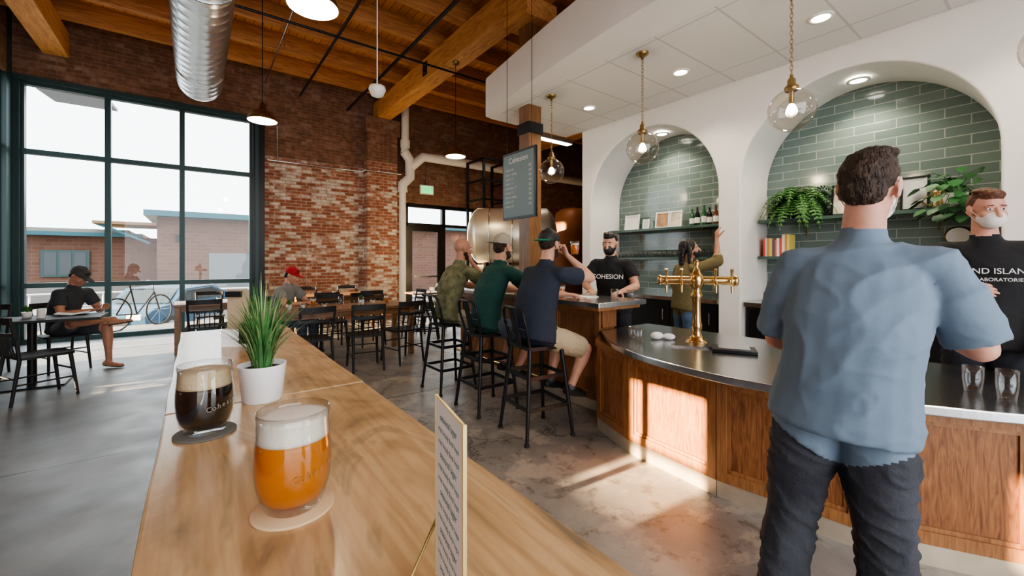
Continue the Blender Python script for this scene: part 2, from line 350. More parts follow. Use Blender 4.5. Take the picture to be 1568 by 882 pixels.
for x0,x1 in ((3.60,3.94),(-2.1,-1.78),(8.6,8.95)):
    b=MB(); b.bb((x0,-2.98,5.0),(x1,YW-.01,5.42),mBeam)
    for yy in (1.5,4.56,7.6):
        b.bb((x0-.01,yy-.09,5.08),(x0,yy+.09,5.34),mBlack)
        for dz in (5.13,5.29): b.cyl((x0-.02,yy,dz),(x0-.01,yy,dz),.015,mSteel,seg=8)
    b.done('timber_girder')
ZC=3.6
b=MB(); b.bb((3.66,4.45,0),(3.88,4.67,ZC-.01),mColumn); b.bb((3.62,4.41,0),(3.92,4.71,.12),mBlack); b.bb((3.64,4.43,3.2),(3.90,4.69,3.35),mBlack)
b.done('timber_column')
b=MB(); b.bb((3.66,4.45,ZC+.53),(3.88,4.67,4.72),mColumn); b.bb((3.5,4.3,4.72),(4.04,4.82,4.99),mBeam); b.done('timber_column_capital')
b=MB(); pts=[];rs=[]
y=-2.9
while y<8.1:
    pts+= [(.05,y,4.2),(.05,y+.02,4.2),(.05,y+.04,4.2),(.05,y+.17,4.2)]; rs+= [.285,.290,.285,.285]; y+=.19
b.tube(pts,rs,mGalv,40,caps=False)
b.tube([(.05,8.1,4.2),(.05,8.16,4.2),(.05,8.16,4.2)],[.285,.275,.24],mGalv,40,caps=True)
for yy in (0,2.5,5,7.4):
    b.tube([(.05+.29*math.cos(a),yy,4.2+.29*math.sin(a)) for a in [k*math.pi/12 for k in range(24)]],.012,mSteel,6,closed=True)
    b.cyl((-.22,yy,4.25),(-.22,yy,CEIL),.006,mSteel,seg=6); b.cyl((.32,yy,4.25),(.32,yy,CEIL),.006,mSteel,seg=6)
b.done('spiral_duct')
b=MB(); b.tube([(-2.4,6.9,4.95),(3.6,6.9,4.95),(11,6.9,4.95)],.02,mBlack,8); b.tube([(1.9,-2,5.2),(1.9,10.5,5.2)],.025,mBlack,8); b.tube([(1.2,-2,5.3),(1.2,10.5,5.3)],.015,mSteel,8)
b.tube([(2.9,2,5.05),(2.9,10.4,5.05)],.03,mBlack,8)
for x,y in ((1.9,3),(1.9,6),(1.9,9),(1.2,4),(1.2,8),(2.9,5),(2.9,8)): b.cyl((x,y,5.05),(x,y,CEIL),.006,mSteel,seg=6)
b.done('sprinkler_pipes')
b=MB(); b.tube([(1.25,YW-.04,3.65),(3.3,YW-.04,3.65),(3.3,YW-.32,3.65),(4.2,YW-.32,3.65)],.018,mSteel,8)
b.tube([(1.45,YW-.03,3.7),(1.45,YW-.03,4.4),(1.38,YW-.03,4.5),(1.22,YW-.03,4.5)],.012,mSteel,8); b.done('electrical_conduit')
b=MB()
b.tube([(4.32,YW-.3,5.4),(4.32,YW-.3,4.35),(4.30,YW-.3,4.2)],.1,mPipe,20); b.tube([(4.32,YW-.3,4.55),(4.32,YW-.3,4.35)],.125,mPipe,20)
b.tube([(4.3,YW-.3,4.25),(4.45,YW-.3,4.05),(4.45,YW-.3,3.6),(4.25,YW-.3,3.4),(4.25,YW-.3,3.2)],.125,mPipe,20)
b.tube([(4.25,YW-.3,3.3),(4.25,YW-.3,.0)],.085,mPipe,20)
b.tube([(4.45,YW-.3,3.85),(4.75,YW-.45,4.15),(5.2,YW-.5,4.15),(11.3,YW-.5,4.15)],.12,mPipe,20)
b.done('insulated_pipe')
# ------------------------------------------------------------ bar back wall with arches
XA=5.2; XB=5.95
b=MB()
arches=[(.31,2.34,2.345),(2.61,4.72,2.31)]
def arcpts(y0,y1,zs,n=48):
    c=(y0+y1)/2;r=(y1-y0)/2
    return [(c-r*math.cos(math.pi*i/n),zs+r*math.sin(math.pi*i/n)) for i in range(n+1)]
outl=[(-3,0)]
for y0,y1,zs in arches: outl+= [(y0,0)]+arcpts(y0,y1,zs)+[(y1,0)]
outl+= [(4.92,0),(4.92,CEIL),(-3,CEIL)]
b.prism(outl,XA,XB,mWhite,f=lambda u,v,w:(w,u,v))
o=b.done('wall_bar_arches'); bv=o.modifiers.new('round','BEVEL'); bv.width=.02; bv.segments=3; bv.limit_method='ANGLE'; bv.angle_limit=math.radians(60)
b=MB(); b.bb((XB,-3,0),(XB+.15,4.92,CEIL),mTile); b.done('wall_bar_tile')
b=MB()
out=[(3.42,5.15),(3.34,4.6),(3.24,3.9),(3.15,3.2),(3.08,2.4),(3.05,1.6),(3.08,.9),(3.17,.2),(3.35,-.5),(3.6,-1.2),(3.9,-1.9)]
def smooth_curve(P,n=6):
    R=[]
    for i in range(len(P)-1):
        p0=P[max(i-1,0)];p1=P[i];p2=P[i+1];p3=P[min(i+2,len(P)-1)]
        for k in range(n):
            t=k/n
            R.append(tuple(.5*((2*p1[j])+(-p0[j]+p2[j])*t+(2*p0[j]-5*p1[j]+4*p2[j]-p3[j])*t*t+(-p0[j]+3*p1[j]-3*p2[j]+p3[j])*t**3) for j in range(len(p1))))
    R.append(tuple(P[-1])); return R
so=smooth_curve(out)
so=[(3.62,5.3),(3.48,5.26)]+so
b.prism(so+[(5.195,-1.9),(5.195,5.3)],ZC,ZC+.52,mWhite)
b.bb((3.55,-1.8,ZC-.006),(5.19,5.0,ZC-.001),mCeilTile)
b.done('bar_soffit')
def can(name,x,y,z):
    b=MB(); b.lathe([(.10,0),(.10,-.012),(.075,-.014),(.07,-.004)],(x,y,z),mWhite,24); b.lathe([(.0,-.006),(.072,-.006)],(x,y,z),mCan,24)
    o=b.done(name)
    l=D.lights.new('downlight_lamp','SPOT'); l.energy=65; l.color=(1,.87,.68); l.spot_size=math.radians(130); l.spot_blend=.6; l.shadow_soft_size=.07
    lo=D.objects.new('downlight_lamp',l); C.collection.objects.link(lo); lo.location=(x,y,z-.03); lo.parent=o
for y in (1.31,2.66,4.06,0.0): can('recessed_downlight',4.44,y,ZC-.006)
for y,z in ((1.32,3.34),(3.66,3.34)): can('recessed_downlight',5.6,y,z)
mShelf=M('dark_shelf',(.07,.12,.105),.3)
for (y0,y1,_) in arches:
    b=MB()
    for z in (1.93,1.48):
        b.bb((5.62,y0+.02,z-.035),(XB,y1-.02,z),mShelf)
        for yy in (y0+.45,y1-.45): b.tube([(5.66,yy,z-.04),(5.9,yy,z-.04),(5.94,yy,z-.2)],.008,mABrass,6)
    b.done('wall_shelf')
    b=MB(); b.bb((5.3,y0+.03,0),(XB,y1-.03,.88),mBlackM); b.bb((5.22,y0+.025,.88),(XB,y1-.025,.93),mSteel)
    for k in range(3):
        yy=y0+.05+k*(y1-y0-.1)/3; b.bb((5.28,yy+.01,.1),(5.3,yy+(y1-y0-.1)/3-.01,.84),mBlack); b.cyl((5.26,yy+.1,.6),(5.26,yy+.1,.75),.008,mSteel,seg=8)
    b.done('back_bar_cabinet')
# ------------------------------------------------------------ bar
OT=[(3.0,2.60),(2.86,2.45),(2.68,2.25),(2.50,1.95),(2.39,1.6),(2.345,1.2),(2.38,.9),(2.47,.62),(2.60,.35),(2.76,.1),(3.0,-.2),(3.3,-.5),(3.6,-.75)]
ot=smooth_curve(OT,6)
ZB=.78
b=MB(); b.prism(ot+[(3.72,-.75),(3.72,2.60)],ZB-.045,ZB,mSteel)
b.done('bar_counter_top',bevel=.006)
b=MB()
BP=[(3.02,2.61),(2.735,2.38),(2.575,1.95),(2.53,1.27),(2.63,.60),(2.93,.06),(3.35,-.45),(3.7,-.72)]
b.prism(BP+[(3.66,-.6),(3.66,2.6)],.0,ZB-.05,mOakF)
def panel(b,p,q,z0,z1,mP=mOak,mF=mOakF):
    p=Vector((p[0],p[1],0));q=Vector((q[0],q[1],0)); t=(q-p);L=t.length;t.normalize(); nrm=Vector((t.y,-t.x,0))
    if nrm.x>0 and abs(nrm.x)>abs(nrm.y): nrm=-nrm
    R=Matrix((t,-nrm,Vector((0,0,1)))).transposed()
    def pc(u0,u1,w0,w1,d0,d1,m):
        c=p+t*((u0+u1)/2)+nrm*((d0+d1)/2); b.box((c.x,c.y,(w0+w1)/2),(u1-u0,d1-d0,w1-w0),m,R=R)
    pc(0,L,z0,z1,-.005,.008,mP)
    s=.055
    pc(0,s,z0,z1,0,.028,mF);pc(L-s,L,z0,z1,0,.028,mF);pc(s,L-s,z1-.05,z1,0,.028,mF);pc(s,L-s,z0,z0+.06,0,.028,mF)
    g=.02
    pc(s,s+g,z0+.06,z1-.05,0,.017,mF);pc(L-s-g,L-s,z0+.06,z1-.05,0,.017,mF);pc(s,L-s,z1-.07,z1-.05,0,.017,mF);pc(s,L-s,z0+.06,z0+.08,0,.017,mF)
    pc(0,L,0,.1,0,.022,mKick)
    pc(0,L,z1-.02,z1+.015,.0,.04,mF)
for i in range(len(BP)-1):
    panel(b,BP[i],BP[i+1],.10,ZB-.055)
b.done('bar_front_curved')
b=MB(); b.bb((3.04,2.63,0),(3.24,5.2,1.02),mOakF)
for y0,y1 in ((2.63,3.25),(3.25,3.9),(3.9,4.55),(4.55,5.2)): panel(b,(3.04,y1),(3.04,y0),.10,.97)
b.box((3.14,2.62,.9),(.2,.02,.22),mOak)
b.bb((2.70,2.36,1.02),(3.36,5.2,1.065),mSteel); b.bb((2.74,2.40,.99),(3.32,5.18,1.02),mOakF)
b.tube([(2.9,2.75,.2),(2.9,5.15,.2)],.02,mBrass,10)
b.done('raised_bar',bevel=.004)
def tap_tower():
    b=MB(); z=ZB
    b.lathe([(.085,0),(.085,.014),(.06,.03),(.04,.06),(.034,.1),(.042,.12),(.042,.14),(.032,.17),(.032,.34),(.046,.36),(.046,.38),(.032,.40),(.032,.43),(.05,.45),(.056,.49),(.05,.53),(.032,.55),(.022,.58),(.012,.60),(.022,.62),(.014,.645),(0,.65)],(0,0,z),mBrass,28)
    for s in (-1,1):
        b.cyl((0,0,z+.49),(s*.27,0,z+.49),.033,mBrass); b.lathe([(0,-.01),(.042,-.008),(.042,.01),(.033,.02),(0,.03)],(s*.27,0,z+.49),mBrass,20,R=Matrix.Rotation(s*math.pi/2,3,'Y'))
        for k in (.12,.23):
            x=s*k
            b.tube([(x,0,z+.49),(x,-.07,z+.49),(x,-.11,z+.475),(x,-.12,z+.43),(x,-.12,z+.40)],[.012,.012,.012,.010,.009],mBrass,10)
            b.tube([(x,-.09,z+.49),(x,-.10,z+.53),(x,-.12,z+.58)],[.006,.008,.013],mBrass,8)
    b.bb((-.2,-.24,z),(.2,-.09,z+.012),mSteel)
    return b.done('beer_tap_tower',(3.15,1.75,0),math.radians(-55))
tap_tower()
b=MB(); b.box((3.05,1.42,ZB+.012),(.2,.28,.02),mBlack,rz=.5); b.box((3.05,1.42,ZB+.026),(.15,.2,.01),mSteel,rz=.5); b.done('drip_tray')
# ------------------------------------------------------------ lamps
def dome(x,y,top=CEIL-.02):
    b=MB(); z=3.3
    prof=[(.178,0),(.178,.012),(.165,.05),(.13,.10),(.08,.135),(.05,.15),(.045,.22),(.02,.24),(.012,.26)]
    b.lathe(prof,(x,y,z),mABrass,36); b.lathe([(r-.004,zz-.002) for r,zz in prof[:6]],(x,y,z),mWhite,36)
    b.sph((x,y,z+.045),.05,mBulb); b.cyl((x,y,z+.25),(x,y,top),.006,mBlack,seg=8); b.lathe([(.06,0),(.06,-.03),(0,-.04)],(x,y,top),mABrass,20)
    o=b.done('dome_pendant_lamp')
    l=D.lights.new('bulb','POINT'); l.energy=36; l.color=(1,.8,.55); l.shadow_soft_size=.06
    lo=D.objects.new('bulb',l); C.collection.objects.link(lo); lo.location=(x,y,z-.06); lo.parent=o
dome(.71,6.48); dome(3.72,6.6,4.99); dome(.69,3.35)
def globe(x,y,z=2.6):
    b=MB(); r=.165
    prof=[(r*math.sin(a),-r*math.cos(a)) for a in [math.pi*k/24*.93 for k in range(25)]]
    b.lathe(prof,(x,y,z),mGlobe,40)
    b.lathe([(.042,.15),(.05,.16),(.05,.185),(.03,.2),(.028,.24),(.012,.26),(.012,.28)],(x,y,z),mABrass,24)
    b.lathe([(.018,.15),(.018,.07),(.012,.06)],(x,y,z),mABrass,16); b.sph((x,y,z+.01),(.032,.032,.045),mBulb)
    zz=z+.28;i=0
    while zz<ZC-.08:
        R=Matrix.Rotation(i*math.pi/2,3,'Z')
        b.tube([Vector((x,y,zz+.02))+R@Vector((.011*math.cos(a),0,.022*math.sin(a))) for a in [k*math.pi/5 for k in range(10)]],.003,mABrass,5,closed=True); zz+=.034;i+=1
    b.lathe([(.062,0),(.062,-.015),(.045,-.03),(.02,-.04),(.012,-.07),(0,-.07)],(x,y,ZC-.007),mABrass,24)
    o=b.done('globe_pendant_lamp')
    l=D.lights.new('bulb','POINT'); l.energy=22; l.color=(1,.8,.55); l.shadow_soft_size=.04
    lo=D.objects.new('bulb',l); C.collection.objects.link(lo); lo.location=(x,y,z+.01); lo.parent=o
for y in (1.29,2.66,4.06,0.0): globe(3.72,y)
b=MB(); b.cyl((1.73,4.96,3.5),(1.73,4.96,CEIL-.3),.008,mWhite,seg=8); b.lathe([(0,.06),(.09,.06),(.1,.02),(.09,0),(.07,-.05),(0,-.08)],(1.73,4.96,3.45),mWhite,24); b.done('dome_security_camera')
b=MB(); b.bb((6.3,7.3,4.3),(7.4,7.5,4.4),mWhite); b.bb((6.32,7.32,4.29),(7.38,7.48,4.302),mCan); b.cyl((6.5,7.4,4.4),(6.5,7.4,CEIL),.005,mBlack,seg=6); b.cyl((7.2,7.4,4.4),(7.2,7.4,CEIL),.005,mBlack,seg=6); b.done('linear_light_fixture')
# ------------------------------------------------------------ menu board
b=MB(); x=3.20
b.bb((x,3.77,1.95),(x+.03,4.43,2.80),mBlack); mSlate=M('slate_green',(.15,.215,.23),.5); b.bb((x-.004,3.80,1.98),(x,4.40,2.77),mSlate)
b.cyl((x+.01,3.85,2.8),(x+.01,3.85,CEIL),.004,mBlack,seg=6); b.cyl((x+.01,4.35,2.8),(x+.01,4.35,CEIL),.004,mBlack,seg=6)
o=b.done('menu_board')
text('Cohesion',.10,(x-.006,4.1,2.69),(math.pi/2,0,-math.pi/2),mPaper,o)
for i in range(9):
    z=2.58-i*.058
    text(random.choice(['pilsner 12','dark lager 10','amber ten','pale 11 svetly','polotmave 12','tmave 14']),.042,(x-.006,4.36,z),(math.pi/2,0,-math.pi/2),mPaper,o,align='LEFT')
    text('%d.5'%random.randint(4,7),.042,(x-.006,3.84,z),(math.pi/2,0,-math.pi/2),mPaper,o,align='RIGHT')
# ------------------------------------------------------------ foreground bar table
ZT=1.12
def slab(name,y0,y1,jit):
    b=MB(); n=24
    L=[(-.05+.0012*math.sin(k*.9+jit),y0+(y1-y0)*k/n) for k in range(n+1)]
    R=[(.335+.0015*math.sin(k*.5+jit),y0+(y1-y0)*k/n) for k in range(n+1)]
    b.prism(R+L[::-1],ZT-.05,ZT,mTable)
    for yy in (y0+.25,y1-.25):
        b.bb((.11,yy-.03,.02),(.17,yy+.03,ZT-.05),mBlack); b.bb((-.02,yy-.04,.0),(.30,yy+.04,.02),mBlack); b.bb((-.02,yy-.04,ZT-.06),(.30,yy+.04,ZT-.05),mBlack)
    return b.done(name,bevel=.004)
slab('bar_height_table',-.9,1.057,0); slab('bar_height_table',1.06,2.25,2)
mBeerA=liquid('amber_beer',(.92,.37,.03)); mBeerD=M('dark_beer',(.006,.003,.002),.08)
mFoamA=M('foam_amber',(.80,.73,.62),.8,var=.04,scale=80,bump=.15,bscale=200); mFoamD=M('foam_dark',(.58,.44,.27),.8,var=.06,scale=80,bump=.15,bscale=200)
mGreyInk=M('glass_print',(.34,.16,.05),.5)
def beer(name,x,y,liq,foam,zl,zf):
    b=MB(); z=ZT+.004
    P=[(.0,.0),(.027,.0),(.031,.003),(.036,.014),(.0405,.032),(.0425,.052),(.0420,.072),(.040,.092),(.0395,.106),(.0405,.117)]
    I=[(.0395,.117),(.0385,.106),(.0391,.092),(.0411,.072),(.0416,.052),(.0396,.033),(.035,.017),(.028,.010),(0,.009)]
    b.lathe(P+I,(0,0,z),mGlassW,48)
    b.tube([(.040*math.cos(a),.040*math.sin(a),z+.117) for a in [k*math.pi/24 for k in range(48)]],.0006,mGlassW,6,closed=True)
    def rad(h):
        for (r1,h1),(r0,h0) in zip(I,I[1:]):
            if h0<=h<=h1: return r0+(r1-r0)*(h-h0)/(h1-h0)-.0003
    hs=[.0102+(zl-.0102)*k/14 for k in range(15)]
    b.lathe([(0,.0102)]+[(rad(h),h) for h in hs]+[(0,zl)],(0,0,z),liq,48)
    hs=[zl+.0003+(zf-zl)*k/6 for k in range(7)]
    b.lathe([(0,zl+.0002)]+[(rad(h),h) for h in hs]+[(rad(zf)*.7,zf+.003),(0,zf+.004)],(0,0,z),foam,48)
    return b.done(name,(x,y,0))
o=beer('beer_glass_amber',.0947,.565,mBeerA,mFoamA,.084,.109)
def wrap_text(o,s,r,z,ang,size,mat):
    n=len(s)
    for i,ch in enumerate(s):
        a=ang+(i-(n-1)/2)*size*.62/r; zz=z+ (i-(n-1)/2)*size*.12
        text(ch,size,(r*math.cos(a),r*math.sin(a),zz),(math.pi/2,0,a+math.pi/2),mat,o,name='print_letter',ext=.0001)
wrap_text(o,'Cohesion',.0432,ZT+.056,math.radians(-62),.012,mGreyInk)
o=beer('beer_glass_dark',.0133,.905,mBeerD,mFoamD,.080,.106)
wrap_text(o,'Cohesion',.0432,ZT+.056,math.radians(-50),.012,M('glass_print_light',(.22,.20,.17),.5))
mCork=M('pulpboard_coaster',(.68,.48,.28),.8,var=.05)
for (cx,cy,cm) in ((.0947,.565,mCork),(.0133,.905,M('grey_coaster',(.13,.12,.10),.8))):
    b=MB(); b.lathe([(0,0),(.045,0),(.046,.001),(.046,.003),(.045,.0039),(0,.0039)],(cx,cy,ZT),cm,40); b.done('beer_coaster')
b=MB(); px,py=.115,1.05
b.lathe([(0,0),(.036,0),(.038,.002),(.046,.076),(.0465,.078),(.044,.078),(.042,.066),(0,.066)],(px,py,ZT),mPot,40); b.lathe([(0,.067),(.042,.067)],(px,py,ZT),mSoil,24)
mL2=M('grass_light',(.28,.38,.15),.5)
for i in range(230):
    a=random.uniform(0,2*math.pi); rr=random.uniform(0,.024); le=random.uniform(.12,.215); lean=random.uniform(.0,.055)+rr*1.2
    if random.random()<.3: lean+=random.uniform(.02,.05)
    d=Vector((math.cos(a),math.sin(a),0)); base=Vector((px,py,ZT+.066))+d*rr*.8; sd=Vector((-d.y,d.x,0)); w=random.uniform(.0012,.0028)
    vs=[];K=6
    for k in range(K+1):
        t=k/K; p=base+d*lean*(t**1.6)*1.0+Vector((0,0,le*(t-.18*t*t*(lean/.05))))
        ww=w*(1-t**2.5*.95); vs+= [p-sd*ww,p+sd*ww]
    b.geo(vs,[(2*k,2*k+1,2*k+3,2*k+2) for k in range(K)],mLeaf if random.random()<.75 else mL2,True)
b.done('potted_grass_plant')
b=MB(); p=Vector((.161,.272,0)); q=Vector((.1775,.350,0)); t=(q-p).normalized(); nr=Vector((-t.y,t.x,0))
ang=math.atan2(t.y,t.x); cz=ZT+.012
mGold=M('gold_frame',(.80,.66,.28),.3,.6); mid=(p+q)/2
mCard=M('white_card',(.86,.87,.86),.6)
b.box((mid.x,mid.y,cz+.082),(.080,.0016,.164),mCard,rz=ang)
for zz in (cz,cz+.164): b.box((mid.x,mid.y,zz),(.083,.002,.0015),mGold,rz=ang)
for e in (p,q): b.box((e.x,e.y,cz+.082),(.002,.003,.166),mGold,rz=ang)
b.tube([(p.x,p.y,cz+.0),(p.x+nr.x*.04,p.y+nr.y*.04,ZT+.002),(q.x+nr.x*.03,q.y+nr.y*.03,ZT+.002),(q.x,q.y,cz+.05),(q.x+nr.x*.03,q.y+nr.y*.03,ZT+.002)],.0015,mGold,6)
for e in (p,q): b.tube([(e.x,e.y,cz),(e.x-nr.x*.015,e.y-nr.y*.015,ZT+.002)],.0015,mGold,6)
o=b.done('table_menu_card')
mTxt=M('card_print',(.12,.24,.28),.8)
for i in range(13):
    z=cz+.15-i*.011
    c=mid+nr*.0012
    text('seasonal lager' if i%3==0 else 'crisp bready floral hops',.0085 if i%3==0 else .0062,(c.x,c.y,z),(math.pi/2,0,ang+math.pi),mTxt,o,ext=.00003)
mKraft=M('kraft_menu',(.36,.27,.17),.8)
b=MB(); b.box((.12,1.78,ZT+.03),(.085,.05,.06),mPaper,rz=-.5); b.box((.12,1.76,ZT+.105),(.07,.005,.19),mKraft,rz=-.5); b.box((.145,1.72,ZT+.05),(.045,.03,.07),mBlack,rz=-.5); b.box((.105,1.75,ZT+.185),(.05,.012,.02),mBlack,rz=-.5)
b.done('menu_holder')
# ------------------------------------------------------------ furniture
def chair_mesh():
    b=MB()
    b.prism([(-.19,-.2),(.19,-.2),(.21,-.05),(.215,.12),(.19,.2),(.1,.225),(-.1,.225),(-.19,.2),(-.215,.12),(-.21,-.05)],.44,.465,mBlackM)
    for s in (-1,1):
        b.tube([(s*.20,.22,0),(s*.18,.17,.44)],[.014,.02],mBlackM,8)
        b.tube([(s*.19,-.26,0),(s*.18,-.20,.44),(s*.19,-.22,.62),(s*.20,-.27,.86)],[.014,.018,.016,.014],mBlackM,8)
        b.tube([(s*.195,.2,.2),(s*.19,-.22,.2)],.009,mBlackM,6)
    b.tube([(-.19,.19,.28),(.19,.19,.28)],.009,mBlackM,6); b.tube([(-.19,-.22,.25),(.19,-.22,.25)],.009,mBlackM,6)
    def rail(z,h,yo):
        P=[(-.21+.42*k/8,yo-.035*(1-((k-4)/4)**2)) for k in range(9)]
        Q=[(x,y+.018) for x,y in P]
        b.prism(P+Q[::-1],z,z+h,mBlackM)
    rail(.80,.07,-.275); rail(.68,.035,-.25)
    for k in (-.12,-.06,0,.06,.12): b.tube([(k,-.205,.46),(k,-.265,.70)],.007,mBlackM,6)
    return b.mesh('dining_chair')
CH=chair_mesh()
def chair(x,y,deg): inst(CH,'dining_chair',(x,y,0),math.radians(deg))
for c in [(-1.30,6.45,-60),(-1.40,7.92,-150),(-2.1,7.9,180),(-1.95,6.4,0),(1.15,5.68,5),(1.8,5.62,-8),(2.35,5.72,10),(1.05,7.2,180),(1.75,7.12,175),(2.35,7.15,185),(.1,7.72,0),(.55,7.75,10),(.2,9.2,180),(1.85,8.12,0),(2.65,8.15,0),(1.9,9.6,180),(2.75,9.6,180),(3.25,6.9,60),(3.3,7.7,90),(4.3,8.1,-60),(4.5,9.2,90)]: chair(*c)
def stool_mesh():
    b=MB(); zs=.74
    b.prism([(-.16,-.16),(.16,-.16),(.17,0),(.16,.16),(-.16,.16),(-.17,0)],zs-.03,zs,mBlack)
    for sx in (-1,1):
        for sy in (-1,1):
            b.tube([(sx*.22,sy*.22,0),(sx*.15,sy*.15,zs-.02)],[.014,.02],mBlack,8)
            b.cyl((sx*.22,sy*.22,0),(sx*.218,sy*.218,.02),.02,mRubber,seg=10)
    for z,k in ((.26,.197),(.5,.172)):
        for s in (-1,1):
            b.beam((-k,s*k,z),(k,s*k,z),.012,.03,mBlack); b.beam((s*k,-k,z),(s*k,k,z),.012,.03,mBlack)
    b.tube([(-.15,-.15,zs),(-.17,-.2,zs+.18),(-.16,-.22,zs+.27),(-.1,-.235,zs+.31),(.1,-.235,zs+.31),(.16,-.22,zs+.27),(.17,-.2,zs+.18),(.15,-.15,zs)],.012,mBlack,8)
    b.beam((0,-.16,zs-.01),(0,-.238,zs+.31),.09,.006,mBlack,up=(0,1,0))
    b.tube([(-.17,-.19,zs+.14),(.17,-.19,zs+.14)],.006,mBlack,6)
    return b.mesh('bar_stool')
ST=stool_mesh()
for y in (2.66,3.40,4.16): inst(ST,'bar_stool',(2.26,y,0),math.radians(-90+random.uniform(-8,8)))
def table(name,x,y,sx,sy,m,rz=0):
    b=MB(); b.bb((-sx/2,-sy/2,.72),(sx/2,sy/2,.76),m)
    b.bb((-sx/2+.06,-sy/2+.06,.64),(sx/2-.06,sy/2-.06,.72),m)
    for i in (-1,1):
        for j in (-1,1): b.bb((i*(sx/2-.05)-.035,j*(sy/2-.05)-.035,0),(i*(sx/2-.05)+.035,j*(sy/2-.05)+.035,.72),m)
    return b.done(name,(x,y,0),rz,bevel=.004)
table('dining_table',1.72,6.42,1.95,.78,mTblWood); table('dining_table',.3,8.45,1.15,.75,mTblWood); table('dining_table',2.3,8.85,1.7,.8,mTblWood)
b=MB(); b.bb((-.6,-.3,.735),(.6,.3,.765),mBlackM); b.cyl((0,0,.02),(0,0,.74),.04,mBlack); b.bb((-.3,-.25,0),(.3,.25,.02),mBlack); b.done('cafe_table',(-1.5,7.15,0),bevel=.003)
b=MB(); b.bb((-.3,-.3,.735),(.3,.3,.765),mTblWood); b.cyl((0,0,.02),(0,0,.74),.04,mBlack); b.bb((-.25,-.25,0),(.25,.25,.02),mBlack); b.done('cafe_table',(3.85,8.2,0))
def candle(x,y,z=.76):
    b=MB(); b.lathe([(.0,0),(.032,0),(.034,.07),(.031,.07),(.029,.004),(0,.004)],(x,y,z),mGlassW,20); b.lathe([(0,.005),(.028,.005),(.028,.045),(0,.045)],(x,y,z),mPaper,16); b.done('votive_candle')
for x,y in ((1.2,6.45),(1.45,6.3),(2.2,6.5),(.3,8.4),(2.2,8.8)): candle(x,y)
def pint(x,y,z,h=.13,liq=None):
    b=MB(); b.lathe([(0,0),(.03,0),(.037,h*.5),(.038,h),(.036,h),(.034,h*.5),(.027,.008),(0,.008)],(x,y,z),mGlassW,24)
    if liq: b.lathe([(0,.009),(.027,.009),(.0335,h*.5),(.034,h*.7),(0,h*.7)],(x,y,z),liq,24); b.lathe([(.034,h*.7),(.0345,h*.85),(0,h*.86)],(x,y,z),mFoamA,24)
    b.done('drinking_glass')
for x,y,l in ((1.35,6.55,mBeerA),(1.95,6.3,None),(2.4,6.45,mBeerA),(1.75,6.6,None)): pint(x,y,.76,.13,l)
def succulent(x,y,z,r=.05):
    b=MB(); b.lathe([(0,0),(r*.7,0),(r*.9,.07),(r*.8,.07),(0,.06)],(x,y,z),mPot,20)
    for i in range(30):
        a=i*2.4; t=i/30; d=Vector((math.cos(a),math.sin(a),0)); p=Vector((x,y,z+.065)); e=p+d*r*(.4+t)+Vector((0,0,.09*(1-t*.6))); s=Vector((-d.y,d.x,0))*.01
        m_=(p+e)/2+Vector((0,0,.01)); b.geo([p,m_-s,e,m_+s],[(0,1,2,3)],mFern,True)
    b.done('small_potted_plant')
succulent(2.02,6.5,.76); succulent(-1.55,7.2,.765); succulent(1.0,6.3,.76,.04)
b=MB(); b.cyl((-1.42,7.1,.765),(-1.42,7.1,.87),.035,mPaper); b.done('votive_candle')
b=MB()
for s in (-1,1): b.box((-1.2+s*.07,7.30,.785),(.14,.2,.008),mPaper,R=Matrix.Rotation(s*-.15,3,'Y'))
b.done('open_book')
pint(2.83,2.05,ZB,.11,None); pint(2.89,2.16,ZB,.1,None); pint(2.98,.16,ZB,.14,None); pint(3.02,.27,ZB,.13,None)
b=MB(); b.sph((3.02,2.02,ZB+.03),(.07,.05,.03),mPot,R=Matrix.Rotation(.4,3,'Z')); b.sph((3.08,1.95,ZB+.025),(.05,.05,.025),mPot); b.done('crumpled_bar_towel')
b=MB(); b.box((3.05,2.9,1.069),(.21,.28,.006),mPaper,rz=.2); b.box((2.95,3.25,1.069),(.2,.28,.006),mPaper,rz=-.1); b.done('paper_menus')
pint(2.88,3.0,1.065,.12,mBeerA); pint(2.9,3.75,1.065,.12,mBeerA); pint(3.25,2.45,1.065,.09,None); pint(3.2,2.6,1.065,.09,None)
def bottle(x,y,z,m,h=.24):
    b=MB(); b.lathe([(0,0),(.034,0),(.036,.01),(.036,h*.55),(.03,h*.66),(.014,h*.78),(.013,h*.97),(.015,h),(0,h)],(x,y,z),m,20); b.lathe([(.0365,h*.15),(.0365,h*.45)],(x,y,z),mPaper,20); b.done('liquor_bottle')
mBG=M('bottle_green',(.03,.12,.05),.1); mBB=M('bottle_brown',(.12,.04,.01),.1); mBK=M('bottle_black',(.01,.01,.01),.15)
for i,(y,m) in enumerate([(3.28,mBG),(3.2,mBK),(3.1,mBG),(3.02,mBK),(2.93,mBB)]): bottle(5.78,y,1.93,m,.25+.02*(i%3))
def frame(x,y,z,w,h,m,art):
    b=MB(); R=Matrix.Rotation(math.radians(8),3,'Y')
    for dy in (-w/2,w/2): b.box((x,y+dy,z+h/2+.012),(.02,.02,h+.02),m,R=R)
    for dz in (.015,h+.005): b.box((x+(dz-h/2)*.14,y,z+dz),(.02,w,.02),m,R=R)
    b.box((x+.004,y,z+h/2+.01),(.006,w,h),art,R=R); return b
mArt1=M('art_print_cream',(.66,.58,.45),.8,var=.35,scale=12); mArt2=M('art_print_brown',(.42,.24,.13),.7,var=.5,scale=9)
mGreyCard=M('grey_card',(.6,.62,.62),.7,var=.1,scale=10)
